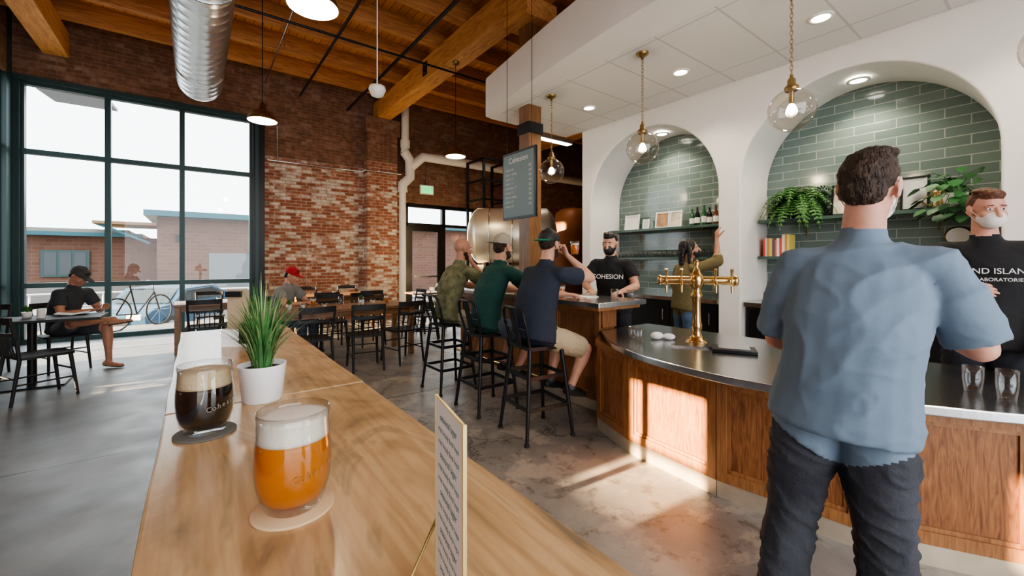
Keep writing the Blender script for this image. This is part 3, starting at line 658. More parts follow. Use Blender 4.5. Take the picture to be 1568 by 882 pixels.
for y,w,h,mm_,a in ((4.35,.26,.24,mPaper,mPaper),(4.08,.10,.15,mPaper,mGreyCard),(3.78,.22,.24,mPaper,mArt2),(3.55,.18,.24,mPaper,mArt1)):
    frame(5.8,y,1.93,w,h,mm_,a).done('framed_art_print')
frame(5.84,1.36,1.93,.5,.34,mBlack,mArt1).done('framed_art_print'); frame(5.84,.92,1.93,.2,.34,mBlack,mGreyCard).done('framed_art_print')
b=MB()
for i in range(22):
    for dx in (0,.09):
        b.lathe([(0,0),(.028,0),(.036,.06),(.034,.11),(.032,.11),(.033,.06),(.025,.006),(0,.006)],(5.72+dx,2.75+i*.085,1.482),mGlassW,14)
b.done('row_of_glasses')
b=MB(); cols=[(.65,.1,.07),(.75,.7,.6),(.6,.3,.1),(.75,.6,.15),(.1,.12,.15),(.7,.12,.1),(.8,.78,.7)]
y=2.28
for i in range(11):
    w=random.uniform(.018,.035); h=random.uniform(.2,.27); b.bb((5.66,y-w,1.481),(5.84,y-.002,1.48+h),M('book_cover_%d'%i,cols[i%7],.6)); y-=w
b.done('row_of_books')
b=MB()
b.lathe([(.0,0),(.05,0),(.055,.03),(.045,.09),(.05,.16),(.055,.18),(.05,.18),(0,.17)],(5.76,.74,1.93),mBrass,24); b.tube([(5.76,.79,2.06),(5.76,.84,2.05),(5.76,.85,2.0),(5.76,.79,1.96)],.008,mBrass,8); b.done('brass_tankard')
b=MB(); b.lathe([(0,0),(.05,0),(.06,.05),(.05,.12),(.03,.15),(0,.16)],(5.78,.45,1.48),mBB,20); b.done('growler_jug')
b=MB(); b.lathe([(0,-.01),(.1,-.01),(.1,.01),(0,.01)],(5.9,.62,1.66),mBrass,32,R=Matrix.Rotation(math.pi/2,3,'Y')); b.lathe([(0,.012),(.085,.012)],(5.89,.62,1.66),mPaper,32,R=Matrix.Rotation(-math.pi/2,3,'Y')); b.done('round_wall_plaque')
def fern(name,x,y,z,n,L,pot=mPot):
    b=MB(); b.lathe([(0,0),(.07,0),(.09,.14),(.08,.14),(.07,.12),(0,.12)],(x,y,z),pot,24)
    for i in range(n):
        a=random.uniform(0,2*math.pi); le=L*random.uniform(.6,1); up=random.uniform(.45,1.7)
        d=Vector((math.cos(a),math.sin(a),0)); base=Vector((x,y,z+.13)); s=Vector((-d.y,d.x,0)); P=[];K=14
        for k in range(K+1):
            t=k/K; P.append(base+d*le*(t*.9)*(1-.25*t)+Vector((0,0,le*(up*.9*t-(.75+up*.35)*t*t))))
        for p_ in P:
            if p_.x>5.9: p_.x=5.9
            if p_.y>2.30: p_.y=2.30
        b.tube(P,.002,mFern,4)
        for k in range(1,K+1):
            t=k/K; w=.062*le/.4*(math.sin(math.pi*min(1,t*.9+.12)))+.006
            for sg in (-1,1):
                e=P[k]+s*sg*w+Vector((0,0,-.012)); tt=(P[k]-P[k-1])*.42
                e.x=min(e.x,5.92); b.geo([P[k]-tt,e-tt*.2,e+tt*.5,P[k]+tt*.5],[(0,1,2,3)],mFern,False)
    return b.done(name)
fern('potted_fern',5.74,1.93,1.93,110,.60,M('dark_pot',(.06,.06,.06),.4))
def pothos(x,y,z):
    b=MB(); b.lathe([(0,0),(.07,0),(.09,.13),(.08,.13),(0,.12)],(x,y,z),mPot,24)
    for i in range(75):
        a=random.uniform(0,2*math.pi); rr=random.uniform(.08,.30); h=random.uniform(-.22,.24); d=Vector((math.cos(a),math.sin(a),0))
        c=Vector((x,y,z+.13))+d*rr+Vector((0,0,h)); c.x=min(c.x,5.82); c.y=max(c.y,.46); base=Vector((x,y,z+.12)); b.tube([base,(base+c)/2+Vector((0,0,.07)),c],.0025,mMons,4)
        L=random.uniform(.05,.09); s=Vector((-d.y,d.x,0)); dn=(d*.8+Vector((0,0,-.6))).normalized()
        if c.y<.6: dn.y=abs(dn.y)*.3
        b.geo([c,c+dn*L*.3+s*L*.6,c+dn*L*.9+s*L*.45,c+dn*L*1.5,c+dn*L*.9-s*L*.45,c+dn*L*.3-s*L*.6],[(0,1,2,3),(0,3,4,5)],mMons,True)
    b.done('potted_pothos')
pothos(5.70,.62,1.93)
# ------------------------------------------------------------ brewery corner
b=MB()
RY=Matrix.Rotation(math.radians(-37),3,'Z')@Matrix.Rotation(math.pi/2,3,'Y')
ax=Vector((math.cos(math.radians(-37)),math.sin(math.radians(-37)),0)); pe=Vector((-ax.y,ax.x,0)); tc_=Vector((5.75,7.6,0))
for zc in (2.0,.72):
    c0=tc_+Vector((0,0,zc))
    b.lathe([(0,-1.02),(.2,-1.005),(.4,-.95),(.55,-.86),(.62,-.78),(.62,.78),(.55,.86),(.4,.95),(.2,1.005),(0,1.02)],c0,mTank,48,R=RY)
    for s in (-.5,0,.5):
        cc=c0+ax*s; b.tube([cc+pe*.623*math.cos(a)+Vector((0,0,.623*math.sin(a))) for a in [k*math.pi/20 for k in range(40)]],.012,mSteel,6,closed=True)
for s in (-.55,.55):
    for r_ in (-.68,.68):
        q_=tc_+ax*s+pe*r_; b.bb((q_.x-.04,q_.y-.04,0),(q_.x+.04,q_.y+.04,1.4),mSteel)
    b.beam(tc_+ax*s-pe*.68+Vector((0,0,1.34)),tc_+ax*s+pe*.68+Vector((0,0,1.34)),.06,.06,mSteel)
b.done('horizontal_lager_tank')
b=MB()
for xx in (5.9,6.7):
    for yy in (9.0,9.8): b.bb((xx-.03,yy-.03,0),(xx+.03,yy+.03,4.1),mBlack)
for z in (3.0,3.5,4.05): b.bb((5.9,8.97,z),(6.7,9.03,z+.05),mBlack); b.bb((5.87,9,z),(5.93,9.8,z+.05),mBlack); b.bb((6.67,9,z),(6.73,9.8,z+.05),mBlack)
b.done('steel_platform_frame')
mCopper=M('copper_panel',(.30,.11,.04),.5,.2)
b=MB(); b.lathe([(0,0),(.5,0),(.5,2.2),(.44,2.4),(.3,2.5),(0,2.55)],(8.0,7.9,.3),mCopper,40)
for a in range(4): b.cyl((8+.4*math.cos(a*1.57),7.9+.4*math.sin(a*1.57),0),(8+.4*math.cos(a*1.57),7.9+.4*math.sin(a*1.57),.35),.04,mSteel)
b.done('copper_brew_kettle')
# ------------------------------------------------------------ outdoors
b=MB(); b.bb((-60,YW+.31,-.2),(60,YW+2.2,-.04),mWalk); b.bb((-60,YW+2.2,-1.1),(60,90,-.9),mRoad); b.bb((-60,24,-1),(60,28,-.75),mWalk)
b.bb((-60,-20,-1.1),(-2.76,YW+.31,-.9),mWalk)
b.done('ground_outside')
b=MB(); b.box((-1.95,12.6,4.85),(1.0,1.4,.06),M('awning_grey',(.16,.18,.21),.6),R=Matrix.Rotation(.12,3,'X')); b.tube([(-1.9,YW+.3,4.95),(-1.9,12.6,4.9)],.03,mBlack,8); b.done('exterior_awning')
b=MB(); Yb=30; mRoof=M('roof_edge',(.19,.18,.17),.8); mDG=M('dark_window_glass',(.04,.05,.06),.3)
b.bb((-34,Yb+2,-.9),(-1.6,Yb+10,2.75),mBrickOut); b.bb((-34.5,Yb+1.2,2.75),(-2.4,Yb+11,2.95),mTeal); b.bb((-34,Yb+1.5,2.95),(-3,Yb+10,3.15),mRoof)
b.bb((-1.7,Yb-.1,-.9),(30,Yb+10,3.85),mBrickOut); b.bb((-2.2,Yb-.9,3.85),(30,Yb+11,4.15),mTeal); b.bb((-4.2,Yb-.3,3.35),(-1.7,Yb+3,3.5),M('canopy_wood',(.20,.12,.06),.6)); b.beam((-4,Yb,3.35),(-2,Yb,2.4),.12,.12,mTeal)
for x in (-17,-14.5,-10.5,-8,-5.5):
    b.bb((x-.9,Yb+1.88,.6),(x+.9,Yb+1.92,2.0),mFrame)
    for k in (-.55,0,.55): b.bb((x+k-.22,Yb+1.86,.7),(x+k+.22,Yb+1.88,1.9),mDG)
b.bb((.6,Yb-.15,-.3),(3.4,Yb-.1,1.9),M('roller_door',(.13,.145,.16),.6))
for x in (-12.3,-6.8,5.5,-.8): b.bb((x-.1,Yb-.25,2.5),(x+.1,Yb-.1,2.9),mBlack)
b.bb((-34,Yb+1.7,-.9),(-1.7,Yb+1.8,.1),mRoof)
b.done('brick_warehouse')
def car(name,x,y,z,col,rz):
    b=MB(); mc=M('car_paint_%d'%int(x*10),col,.3,.2); mg=M('car_glass_%d'%int(x*10),(.02,.03,.035),.15)
    prof=[(-2.2,.35),(-2.25,.75),(-1.9,.92),(-1.2,.98),(-.6,1.38),(.6,1.42),(1.5,1.15),(2.1,1.0),(2.2,.6),(2.15,.35)]
    b.prism(prof,-.82,.82,mc,f=lambda u,v,w:(u,w,v))
    b.prism([(-1.1,1.0),(-.57,1.33),(.58,1.37),(1.35,1.1),(1.3,1.0)],-.83,.83,mg,f=lambda u,v,w:(u,w,v))
    b.geo([(-1.22,-.7,1.0),(-1.22,.7,1.0),(-.63,.6,1.385),(-.63,-.6,1.385)],[(0,1,2,3)],mg)
    for xx in (-1.35,1.35):
        for s in (-1,1):
            b.tube([(xx,s*.66,.33),(xx,s*.86,.33)],.33,mRubber,24); b.tube([(xx,s*.8,.33),(xx,s*.875,.33)],.2,mSteel,16)
    b.box((-2.22,.55,.72),(.08,.35,.14),mWhite); b.box((-2.22,-.55,.72),(.08,.35,.14),mWhite); b.box((-2.25,0,.55),(.04,.8,.2),mBlack)
    b.done(name,(x,y,z),rz,bevel=.05)
car('parked_car',-.62,16.6,-.75,(.025,.07,.125),math.radians(60)); car('parked_car',-9.2,22.0,-.9,(.10,.105,.11),math.radians(10))
b=MB()
for i in range(16):
    x=-10+i*1.0; b.cyl((x,23.5,-.9),(x,23.5,.15),.03,mPipe,seg=8)
b.tube([(-10,23.5,.15),(5,23.5,.15)],.035,mPipe,8); b.tube([(-10,23.5,-.35),(5,23.5,-.35)],.03,mPipe,8); b.done('street_railing')
def bicycle(x,y,z):
    b=MB()
    for xx in (-.52,.52):
        b.tube([(xx+.34*math.cos(a),0,.34+.34*math.sin(a)) for a in [k*math.pi/16 for k in range(32)]],.018,mRubber,6,closed=True)
        for k in range(8): b.cyl((xx,0,.34),(xx+.33*math.cos(k*.785),0,.34+.33*math.sin(k*.785)),.003,mSteel,seg=4)
    for P in ([(-.52,0,.34),(-.18,0,.85),(.36,0,.82),(.52,0,.34)],[(-.52,0,.34),(-.05,0,.3),(.38,0,.75)],[(-.05,0,.3),(-.22,0,.95)],[(.36,0,.82),(.34,0,1.0),(.42,.2,1.02)],[(.34,0,1.0),(.42,-.2,1.02)]): b.tube(P,.016,mBlack,6)
    b.sph((-.22,0,.97),(.13,.06,.03),mBlack); b.done('bicycle',(x,y,z),.9)
bicycle(-1.0,12.3,-.04)
# ------------------------------------------------------------ people
def nrm(v): v=np.array(v,float); return v/ (np.linalg.norm(v)+1e-9)
class Loft:
    def __init__(s,pts,a,lab,b=None,S=(1,0,0),cap=(1,1)):
        s.p=np.array(pts,float); n=len(pts)
        s.a=np.array([a]*n if np.isscalar(a) else a,float); s.b=s.a.copy() if b is None else np.array([b]*n if np.isscalar(b) else b,float)
        s.S=nrm(S); s.lab=lab; s.cap=cap
    def frames(s):
        n=len(s.p);T=[];X=[];Y=[]
        for i in range(n):
            t=nrm(s.p[min(i+1,n-1)]-s.p[max(i-1,0)]); sv=s.S
            if abs(np.dot(sv,t))>.93: sv=np.array((0,1,0)) if abs(t[1])<.8 else np.array((0,0,1))
            x=nrm(sv-t*np.dot(sv,t)); y=np.cross(t,x); T.append(t);X.append(x);Y.append(y)
        return T,X,Y
    def mesh(s,seg=20):
        T,X,Y=s.frames(); rings=[]
        def ring(p,x,y,a,b): return [p+x*a*math.cos(2*math.pi*k/seg)+y*b*math.sin(2*math.pi*k/seg) for k in range(seg)]
        r=min(s.a[0],s.b[0])*s.cap[0]
        if r>0:
            for ph in (85,60,30): f=math.radians(ph); rings.append(ring(s.p[0]-T[0]*r*math.sin(f),X[0],Y[0],s.a[0]*math.cos(f),s.b[0]*math.cos(f)))
        for i in range(len(s.p)): rings.append(ring(s.p[i],X[i],Y[i],s.a[i],s.b[i]))
        r=min(s.a[-1],s.b[-1])*s.cap[1]
        if r>0:
            for ph in (30,60,85): f=math.radians(ph); rings.append(ring(s.p[-1]+T[-1]*r*math.sin(f),X[-1],Y[-1],s.a[-1]*math.cos(f),s.b[-1]*math.cos(f)))
        V=[v for r_ in rings for v in r_]; F=[];n=len(rings)
        for i in range(n-1):
            for k in range(seg):
                k2=(k+1)%seg; F.append((i*seg+k,i*seg+k2,(i+1)*seg+k2,(i+1)*seg+k))
        F.append(tuple(range(seg))[::-1]); F.append(tuple(range((n-1)*seg,n*seg)))
        return V,F
    def sd(s,P):
        T,X,Y=s.frames(); best=np.full(len(P),1e9)
        for i in range(len(s.p)-1):
            ax=s.p[i+1]-s.p[i]; L2=np.dot(ax,ax)+1e-12; t=np.clip((P-s.p[i])@ax/L2,0,1); c=s.p[i]+t[:,None]*ax; v=P-c
            a=s.a[i]+(s.a[i+1]-s.a[i])*t; b_=s.b[i]+(s.b[i+1]-s.b[i])*t; tt=nrm(ax); x=nrm(X[i]-tt*np.dot(X[i],tt)); y=np.cross(tt,x); m=np.minimum(a,b_)
            cz=m.copy()
            if s.cap[1]==0 and i==len(s.p)-2: cz=np.where(t>=1,.004,cz)
            if s.cap[0]==0 and i==0: cz=np.where(t<=0,.004,cz)
            rr=np.sqrt((v@x/a)**2+(v@y/b_)**2+(v@tt/cz)**2); best=np.minimum(best,(rr-1)*m)
        return best
class Ell:
    def __init__(s,c,r,lab,R=None):
        s.c=np.array(c,float); s.r=np.array([r]*3 if np.isscalar(r) else r,float); s.lab=lab; s.R=np.eye(3) if R is None else np.array(R)
    def mesh(s,seg=20,ring=12):
        V=[];F=[]
        for i in range(ring+1):
            ph=math.pi*(i+.02 if i==0 else (i-.02 if i==ring else i))/ring
            for k in range(seg):
                a=2*math.pi*k/seg; V.append(s.c+s.R@(s.r*np.array((math.sin(ph)*math.cos(a),math.sin(ph)*math.sin(a),math.cos(ph)))))
        for i in range(ring):
            for k in range(seg):
                k2=(k+1)%seg; F.append((i*seg+k,(i+1)*seg+k,(i+1)*seg+k2,i*seg+k2))
        F.append(tuple(range(seg))); F.append(tuple(range(ring*seg,(ring+1)*seg))[::-1])
        return V,F
    def sd(s,P):
        q=(P-s.c)@s.R; return (np.linalg.norm(q/s.r,axis=1)-1)*s.r.min()
def fuse(prims,voxel,smooth,foldf=None):
    V=[];F=[]
    for p in prims:
        v,f=p.mesh(); o=len(V); V+= [tuple(x) for x in v]; F+= [[o+i for i in ff] for ff in f]
    me=D.meshes.new('tmp'); me.from_pydata(V,[],F); ob=D.objects.new('tmp',me); C.collection.objects.link(ob)
    m=ob.modifiers.new('r','REMESH'); m.mode='VOXEL'; m.voxel_size=voxel
    m=ob.modifiers.new('s','SMOOTH'); m.factor=.5; m.iterations=smooth
    dg=C.evaluated_depsgraph_get(); ev=ob.evaluated_get(dg); m2=D.meshes.new_from_object(ev)
    n=len(m2.vertices); co=np.empty(n*3); m2.vertices.foreach_get('co',co); co=co.reshape(-1,3)
    no=np.empty(n*3); m2.vertices.foreach_get('normal',no); no=no.reshape(-1,3)
    polys=[tuple(p.vertices) for p in m2.polygons]
    def labels(P):
        S=np.stack([p.sd(P) for p in prims]); return np.argmin(S,axis=0)
    cen=np.array([co[list(p)].mean(axis=0) for p in polys]); li=labels(cen); labs=[prims[i].lab for i in li]
    if foldf:
        lv=[prims[i].lab for i in labels(co)]
        for i in range(n):
            d=foldf(co[i],lv[i])
            if d: co[i]+=no[i]*d
    D.objects.remove(ob); D.meshes.remove(me); D.meshes.remove(m2)
    return co,polys,labs
def hand_prims(W,dr,pn,side,curl=.5,sc=1.0,lab='skin',spread=.0):
    W=np.array(W,float); dr=nrm(dr); pn=np.array(pn,float); pn=nrm(pn-dr*np.dot(pn,dr)); sv=nrm(np.cross(dr,pn))*side
    L=[]; s=sc
    L.append(Loft([W-dr*.01,W+dr*.02*s,W+dr*.055*s,W+dr*.09*s],[.024*s,.029*s,.039*s,.041*s],lab,b=[.018*s,.017*s,.016*s,.013*s],S=sv,cap=(1,.6)))
    for k,(off,ln) in enumerate(((.030,.074),(.0105,.083),(-.0095,.077),(-.029,.060))):
        p=W+dr*(.085-.006*abs(k-1))*s+sv*off*s; d=nrm(dr+sv*(off*spread*8)); P=[p-d*.02*s,p]
        ang=0; r=[.0095*s,.0092*s]
        for j,fr in enumerate((.44,.31,.25)):
            ang+=curl*(.75 if j==0 else 1.0)*(1+.08*k); dd=d*math.cos(ang)+pn*math.sin(ang); p=p+dd*ln*fr*s; P.append(p); r.append((.0086,.0078,.0066)[j]*s)
        L.append(Loft(P,r,lab,S=sv))
    p=W+dr*.022*s+sv*.022*s; P=[p]; r=[.014*s]; d=nrm(dr*.65+sv*.75+pn*.25); ang=0
    for j,fr in enumerate((.045,.033,.026)):
        ang+=curl*.35; dd=nrm(d*math.cos(ang)+(dr*.6+pn*.8)*math.sin(ang)); p=p+dd*fr*s; P.append(p); r.append((.0115,.0098,.0080)[j]*s)
    L.append(Loft(P,r,lab,S=sv))
    return L
def head_prims(hc,Rm,st):
    q=lambda x,y,z: hc+Rm@np.array((x,y,z),float)
    E=lambda c,r,l='skin':Ell(q(*c),r,l,Rm); L=[]
    L+= [E((0,-.012,.03),(.075,.096,.092)),E((0,.02,-.028),(.062,.074,.084)),E((0,.052,-.088),(.034,.034,.026)),E((0,.03,-.075),(.05,.05,.035))]
    L+= [Loft([q(0,.088,.012),q(0,.104,-.012),q(0,.112,-.030)],[.008,.010,.0135],'skin',S=Rm[:,0])]
    for s in (-1,1):
        L+= [E((s*.011,.1,-.034),(.009,.01,.008)),E((s*.030,.078,.024),(.024,.012,.008)),E((s*.038,.058,-.026),(.026,.026,.024))]
        L+= [E((s*.080,-.008,.004),(.009,.020,.026)),E((s*.076,-.002,-.022),(.009,.013,.016))]
        L+= [E((s*.030,.0845,.027),(.02,.007,.004),'brow')]
    L+= [E((0,.0885,-.056),(.023,.010,.0055),'lip'),E((0,.087,-.066),(.019,.011,.007),'lip')]
    if st.get('hair','short')=='short': L+= [E((0,-.024,.040),(.079,.092,.088),'hair'),E((0,-.055,-.012),(.066,.056,.055),'hair'),E((0,.03,.088),(.060,.055,.042),'hair'),E((.02,.0,.115),(.05,.06,.022),'hair')]
    if st.get('hair')=='close': L+= [E((0,-.024,.034),(.0775,.095,.088),'hair')]
    if st.get('hair')=='long':
        L+= [E((0,-.022,.036),(.085,.100,.094),'hair'),Loft([q(0,-.07,.02),q(0,-.1,-.06),q(0,-.105,-.16),q(0,-.10,-.26),q(0,-.09,-.33)],[.075,.075,.07,.05,.02],'hair',b=[.05,.045,.035,.03,.015],S=Rm[:,0])]
        for s in (-1,1): L+= [Loft([q(s*.07,-.01,.03),q(s*.082,-.02,-.06),q(s*.078,-.04,-.17)],[.02,.024,.012],'hair')]
    if st.get('beard'): L+= [E((0,.040,-.078),(.056,.056,.044),'beard'),E((0,.02,-.05),(.0655,.055,.05),'beard'),E((0,.092,-.047),(.026,.009,.006),'beard')]
    if st.get('mask'): L+= [E((0,.054,-.056),(.058,.064,.056),'mask'),E((0,.04,-.05),(.066,.05,.04),'mask')]
    if st.get('cap'):
        sg=-1 if st['cap']=='back' else 1
        L+= [Loft([q(0,-.014,.032),q(0,-.014,.06),q(0,-.012,.09),q(0,-.01,.115),q(0,-.008,.132)],[.084,.084,.077,.06,.03],'cap',b=[.104,.104,.094,.073,.036],S=Rm[:,0],cap=(0,.5))]
        L+= [Ell(q(0,sg*.115-.01,.036),(.070,.078,.0075),'brim',Rm)]
        L+= [E((0,-.01,.141),(.008,.008,.006),'cap')]
    return L
def person(name,loc,rz,J,st,mats,vox=.011,folds=.004,hv=.0045,fsc=1.0):
    w=st.get('w',1.0); P=np.array(J['P'],float);Cc=np.array(J['C'],float); ax=Cc-P; X=np.array((1.,0,0)); X=np.array(J.get('X',X),float)
    hem=st.get('hem',-.16); B=[]
    ts=[hem,hem*.4,.08,.32,.58,.80,.93,1.02,1.1]; aa=[.178,.176,.168,.158,.172,.180,.168,.115,.068]; bb=[.128,.130,.125,.118,.128,.118,.098,.075,.060]
    bel=st.get('belly',0.0); bb=[x+bel*y for x,y in zip(bb,[.7,1,1,1,.5,.1,0,0,0])]; aa=[x+bel*.6*y for x,y in zip(aa,[.8,1,1,1,.5,.1,0,0,0])]
    loose=st.get('loose',0.); aa=[x+loose*y for x,y in zip(aa,[1.2,1,.9,.8,.6,.4,.1,0,0])]; bb=[x+loose*y for x,y in zip(bb,[1,.9,.8,.7,.6,.3,.1,0,0])]
    bow=np.array(J.get('bow',(0,-.02,0)),float)
    pts=[P+ax*t+bow*math.sin(math.pi*max(0,min(1,t))) for t in ts]
    B.append(Loft(pts,[x*w for x in aa],'shirt',b=[x*w for x in bb],S=X,cap=(0,.3)))
    up=nrm(ax); lg=st.get('leg','pants')
    B.append(Ell(P+up*.0,(.160*w,.118*w+bel*.4,.115),'pants'))
    hc=np.array(J.get('H',Cc+np.array((0,.03,.235))),float)
    hy,hp,hr=J.get('head',(0,0,0)); Rm=np.array(Matrix.Rotation(math.radians(hy),3,'Z')@Matrix.Rotation(math.radians(-hp),3,'X')@Matrix.Rotation(math.radians(hr),3,'Y'))
    nb=Cc+np.array((0,-.005,.0)); nt_=hc+Rm@np.array((0,-.018,-.06))
    B.append(Loft([nb,nt_],[.062*w,.056],'skin',b=[.06,.056]))
    cdir=nrm(nt_-nb); cc=nb+cdir*.045; B.append(Loft([cc-cdir*.02,cc+cdir*.016],[.075*w,.066*w],'shirt',b=[.070,.063],cap=(0,.2)))
    Hd=head_prims(hc,Rm,st); Hd.append(Loft([nb+(nt_-nb)*.2,nt_,hc+Rm@np.array((0,-.015,-.02))],[.057,.055,.055],'skin'))
    hands=[]
    slv=st.get('sleeve',.6)
    for sd,key in ((-1,'armL'),(1,'armR')):
        a=J[key]; sh,el,wr=[np.array(v,float) for v in a[:3]]; dr=nrm(a[3]) if a[3] is not None else nrm(wr-el); pn=a[4]; cu=a[5]
        in_=Cc+X*sd*.05-up*.03
        B.append(Loft([in_,sh],[.076*w,.066*w],'shirt',b=[.07*w,.062*w]))
        g=st.get('arm',1.0); sl=.010+st.get('loose',0)*.5
        if slv<=1:
            e=sh+(el-sh)*slv; B.append(Loft([sh,sh+(el-sh)*slv*.5,e],[.062*w,(.056+sl)*g,(.054+sl)*g],'shirt',cap=(1,0)))
        else:
            B.append(Loft([sh,el],[.064*w,(.048+sl)*g],'shirt')); e=el+(wr-el)*(slv-1); B.append(Loft([el,e],[(.046+sl)*g,(.038+sl)*g],'shirt',cap=(1,0)))
        B.append(Loft([sh,sh+(el-sh)*.5,el],[.050*g,.048*g,.040*g],'skin'))
        B.append(Loft([el,el+(wr-el)*.28,el+(wr-el)*.7,wr+dr*.005],[.040*g,.043*g,.033*g,.026*g],'skin',b=[.040*g,.042*g,.030*g,.021*g],S=np.cross(dr,pn)))
        hands.append(hand_prims(wr,dr,pn,-sd,cu,st.get('hs',1.0)))
    for sd,key in ((-1,'legL'),(1,'legR')):
        hp_,kn,an,fd=[np.array(v,float) for v in J[key]]; fd=nrm(fd); bag=st.get('bag',.0)
        if lg=='pants':
            B.append(Loft([hp_,hp_+(kn-hp_)*.35,kn],[.092*w,.094*w+bag*.5,.066+bag],'pants')); B.append(Loft([kn,kn+(an-kn)*.35,an+(an-kn)*.02],[.066+bag,.064+bag,.052+bag],'pants',cap=(1,0)))
        else:
            B.append(Loft([hp_,hp_+(kn-hp_)*.4,hp_+(kn-hp_)*.88],[.094*w,.097*w,.088*w],'pants',cap=(1,0)))
            B.append(Loft([hp_,kn],[.078*w,.057],'skin'))
            B.append(Loft([kn,kn+(an-kn)*.3,kn+(an-kn)*.75,an],[.055,.057,.038,.035],'skin'))
        fl=st.get('shoe','shoe'); dn=nrm(np.array(J.get('footdn',(0,0,-1)),float)-fd*np.dot(J.get('footdn',(0,0,-1)),fd))
        sid=np.cross(fd,dn); h=an+dn*.045
        B.append(Loft([an,an+dn*.03-fd*.01],[.036,.036],'sock' if fl=='shoe' else 'skin'))
        B.append(Loft([h-fd*.045,h+fd*.02,h+fd*.10,h+fd*.17],[.036,.040,.046,.036],'shoe' if fl=='shoe' else 'skin',b=[.036,.038,.026,.018],S=sid,cap=(.8,.8)))
        B.append(Loft([h-fd*.05+dn*.026,h+fd*.02+dn*.028,h+fd*.11+dn*.024,h+fd*.185+dn*.02],[.036,.040,.048,.036],'sole',b=[.010]*4,S=sid,cap=(.8,.8)))
    def fold(c,l):
        if l=='shirt' and folds:
            z=c[2]; n1=noise.noise(Vector((c[0]*4+z*2,c[1]*4,z*7-c[0]*5))); n3=noise.noise(Vector((c[0]*7-z*4+7,c[1]*7,z*10+c[0]*4))); n2=noise.noise(Vector((c[0]*3,c[1]*3,z*3)))
            a=(1-min(1,abs(n1)*2.6))**2; b_=(1-min(1,abs(n3)*3.0))**2
            return folds*(a*1.3+b_*.5+n2*1.4)
        if l=='pants' and folds:
            n1=noise.noise(Vector((c[0]*9,c[1]*9,c[2]*17+c[0]*9))); n2=noise.noise(Vector((c[0]*5,c[1]*5,c[2]*6)))
            return folds*((1-min(1,abs(n1)*3))**2*1.4+n2)
        return 0
    def hfold(c,l):
        if l in('hair','beard'): return .005*noise.noise(Vector(c)*70)+.005*noise.noise(Vector(c)*28)
        return 0
    V=[];F=[];Lb=[]
    for pr,vx,sm,ff in [(B,vox,4,fold),(Hd,.0045*fsc,3,hfold)]+[(h,hv,2,None) for h in hands]:
        co_,po,lb=fuse(pr,vx,sm,ff); o=len(V); V+= [tuple(x) for x in co_]; F+= [[o+i for i in p] for p in po]; Lb+=lb
    mb=MB(); RmM=Matrix(Rm.tolist())
    mats=dict(mats); order=list(dict.fromkeys(Lb))
    mb.mats=[mats.get(l,mats['skin']) for l in order]
    mb.V=V;mb.F=F;mb.I=[order.index(l) for l in Lb];mb.S=[True]*len(F)
    qq=lambda x,y,z: Vector(hc+Rm@np.array((x,y,z),float))
    for s in (-1,1):
        mb.sph(qq(s*.030,.0795,.006),(.0135,.0085,.0075),mEyeW,14,8,R=RmM); mb.sph(qq(s*.030,.0865,.006),(.0058,.003,.0058),mEyeI,12,8,R=RmM)
    if st.get('mask'):
        for s in (-1,1): mb.tube([qq(s*.06,.045,-.035),qq(s*.073,.02,-.015),qq(s*.084,-.012,.028),qq(s*.084,-.03,.01)],.002,mats['mask'],5); mb.tube([qq(s*.058,.045,-.075),qq(s*.072,.01,-.045),qq(s*.084,-.028,-.01)],.002,mats['mask'],5)
    return mb.done(name,loc,rz)
mEyeW=M('eye_white',(.8,.78,.75),.3); mEyeI=M('eye_iris',(.05,.03,.02),.2)
def skin(n,c): return M(n,c,.5,var=.08,scale=25,sub=.08)
def cloth(n,c,var=.08,bump=.15,sc=60): return M(n,c,.85,var=var,scale=4,bump=bump,bscale=sc)
S1=skin('skin_light',(.56,.30,.20)); S2=skin('skin_tan',(.44,.22,.14)); S1r=skin('skin_pink',(.58,.30,.215))
hBrown=M('hair_brown',(.04,.022,.012),.6,var=.6,scale=60,bump=.8,bscale=120,stretch=(1,1,.3)); hDark=M('hair_black',(.012,.01,.009),.5,var=.4,scale=50); hRed=M('hair_auburn',(.10,.04,.02),.6,var=.4,scale=60)
shoeB=M('shoe_black',(.02,.02,.02),.5); soleB=M('sole_dark',(.03,.03,.03),.7); sock=cloth('sock_grey',(.1,.1,.1))
lip=M('lip',(.45,.18,.14),.5); mMaskW=M('white_mask',(.72,.69,.65),.8)
def mm(skin_,shirt,pants,hair=hBrown,**k):
    d=dict(skin=skin_,shirt=shirt,pants=pants,hair=hair,beard=hair,brow=hair,lip=lip,shoe=shoeB,sole=soleB,sock=sock,mask=mBlackM,cap=mBlackM,brim=mBlackM); d.update(k); return d
J=dict(P=(-.05,0,.93),C=(0,.0,1.435),H=(.02,.035,1.665),head=(-16,2,3),bow=(0,-.03,0),
 armL=((-.175,0,1.40),(-.245,.05,1.13),(-.20,.29,1.08),None,(0,0,-1),.4),
 armR=((.18,0,1.40),(.275,.04,1.16),(.20,.27,1.20),(-.2,1,0),(0,0,-1),.5),
 legL=((-.14,0,.90),(-.20,.05,.49),(-.24,-.02,.09),(-.25,1,0)),legR=((.03,0,.90),(.06,.04,.49),(.09,-.03,.09),(.15,1,0)))
person('man_in_blue_tshirt',(1.77,.41,0),math.radians(-77),J,dict(w=1.03,loose=.014,belly=.015,hem=-.14,sleeve=.92,hair='short',bag=.014,arm=1.05,mask=1),
 mm(S1r,cloth('blue_tshirt',(.15,.205,.265),.05,.06),cloth('washed_black_denim',(.036,.038,.046),.5,.2,90),hair=hBrown,mask=mMaskW),vox=.008,folds=.006,hv=.004)
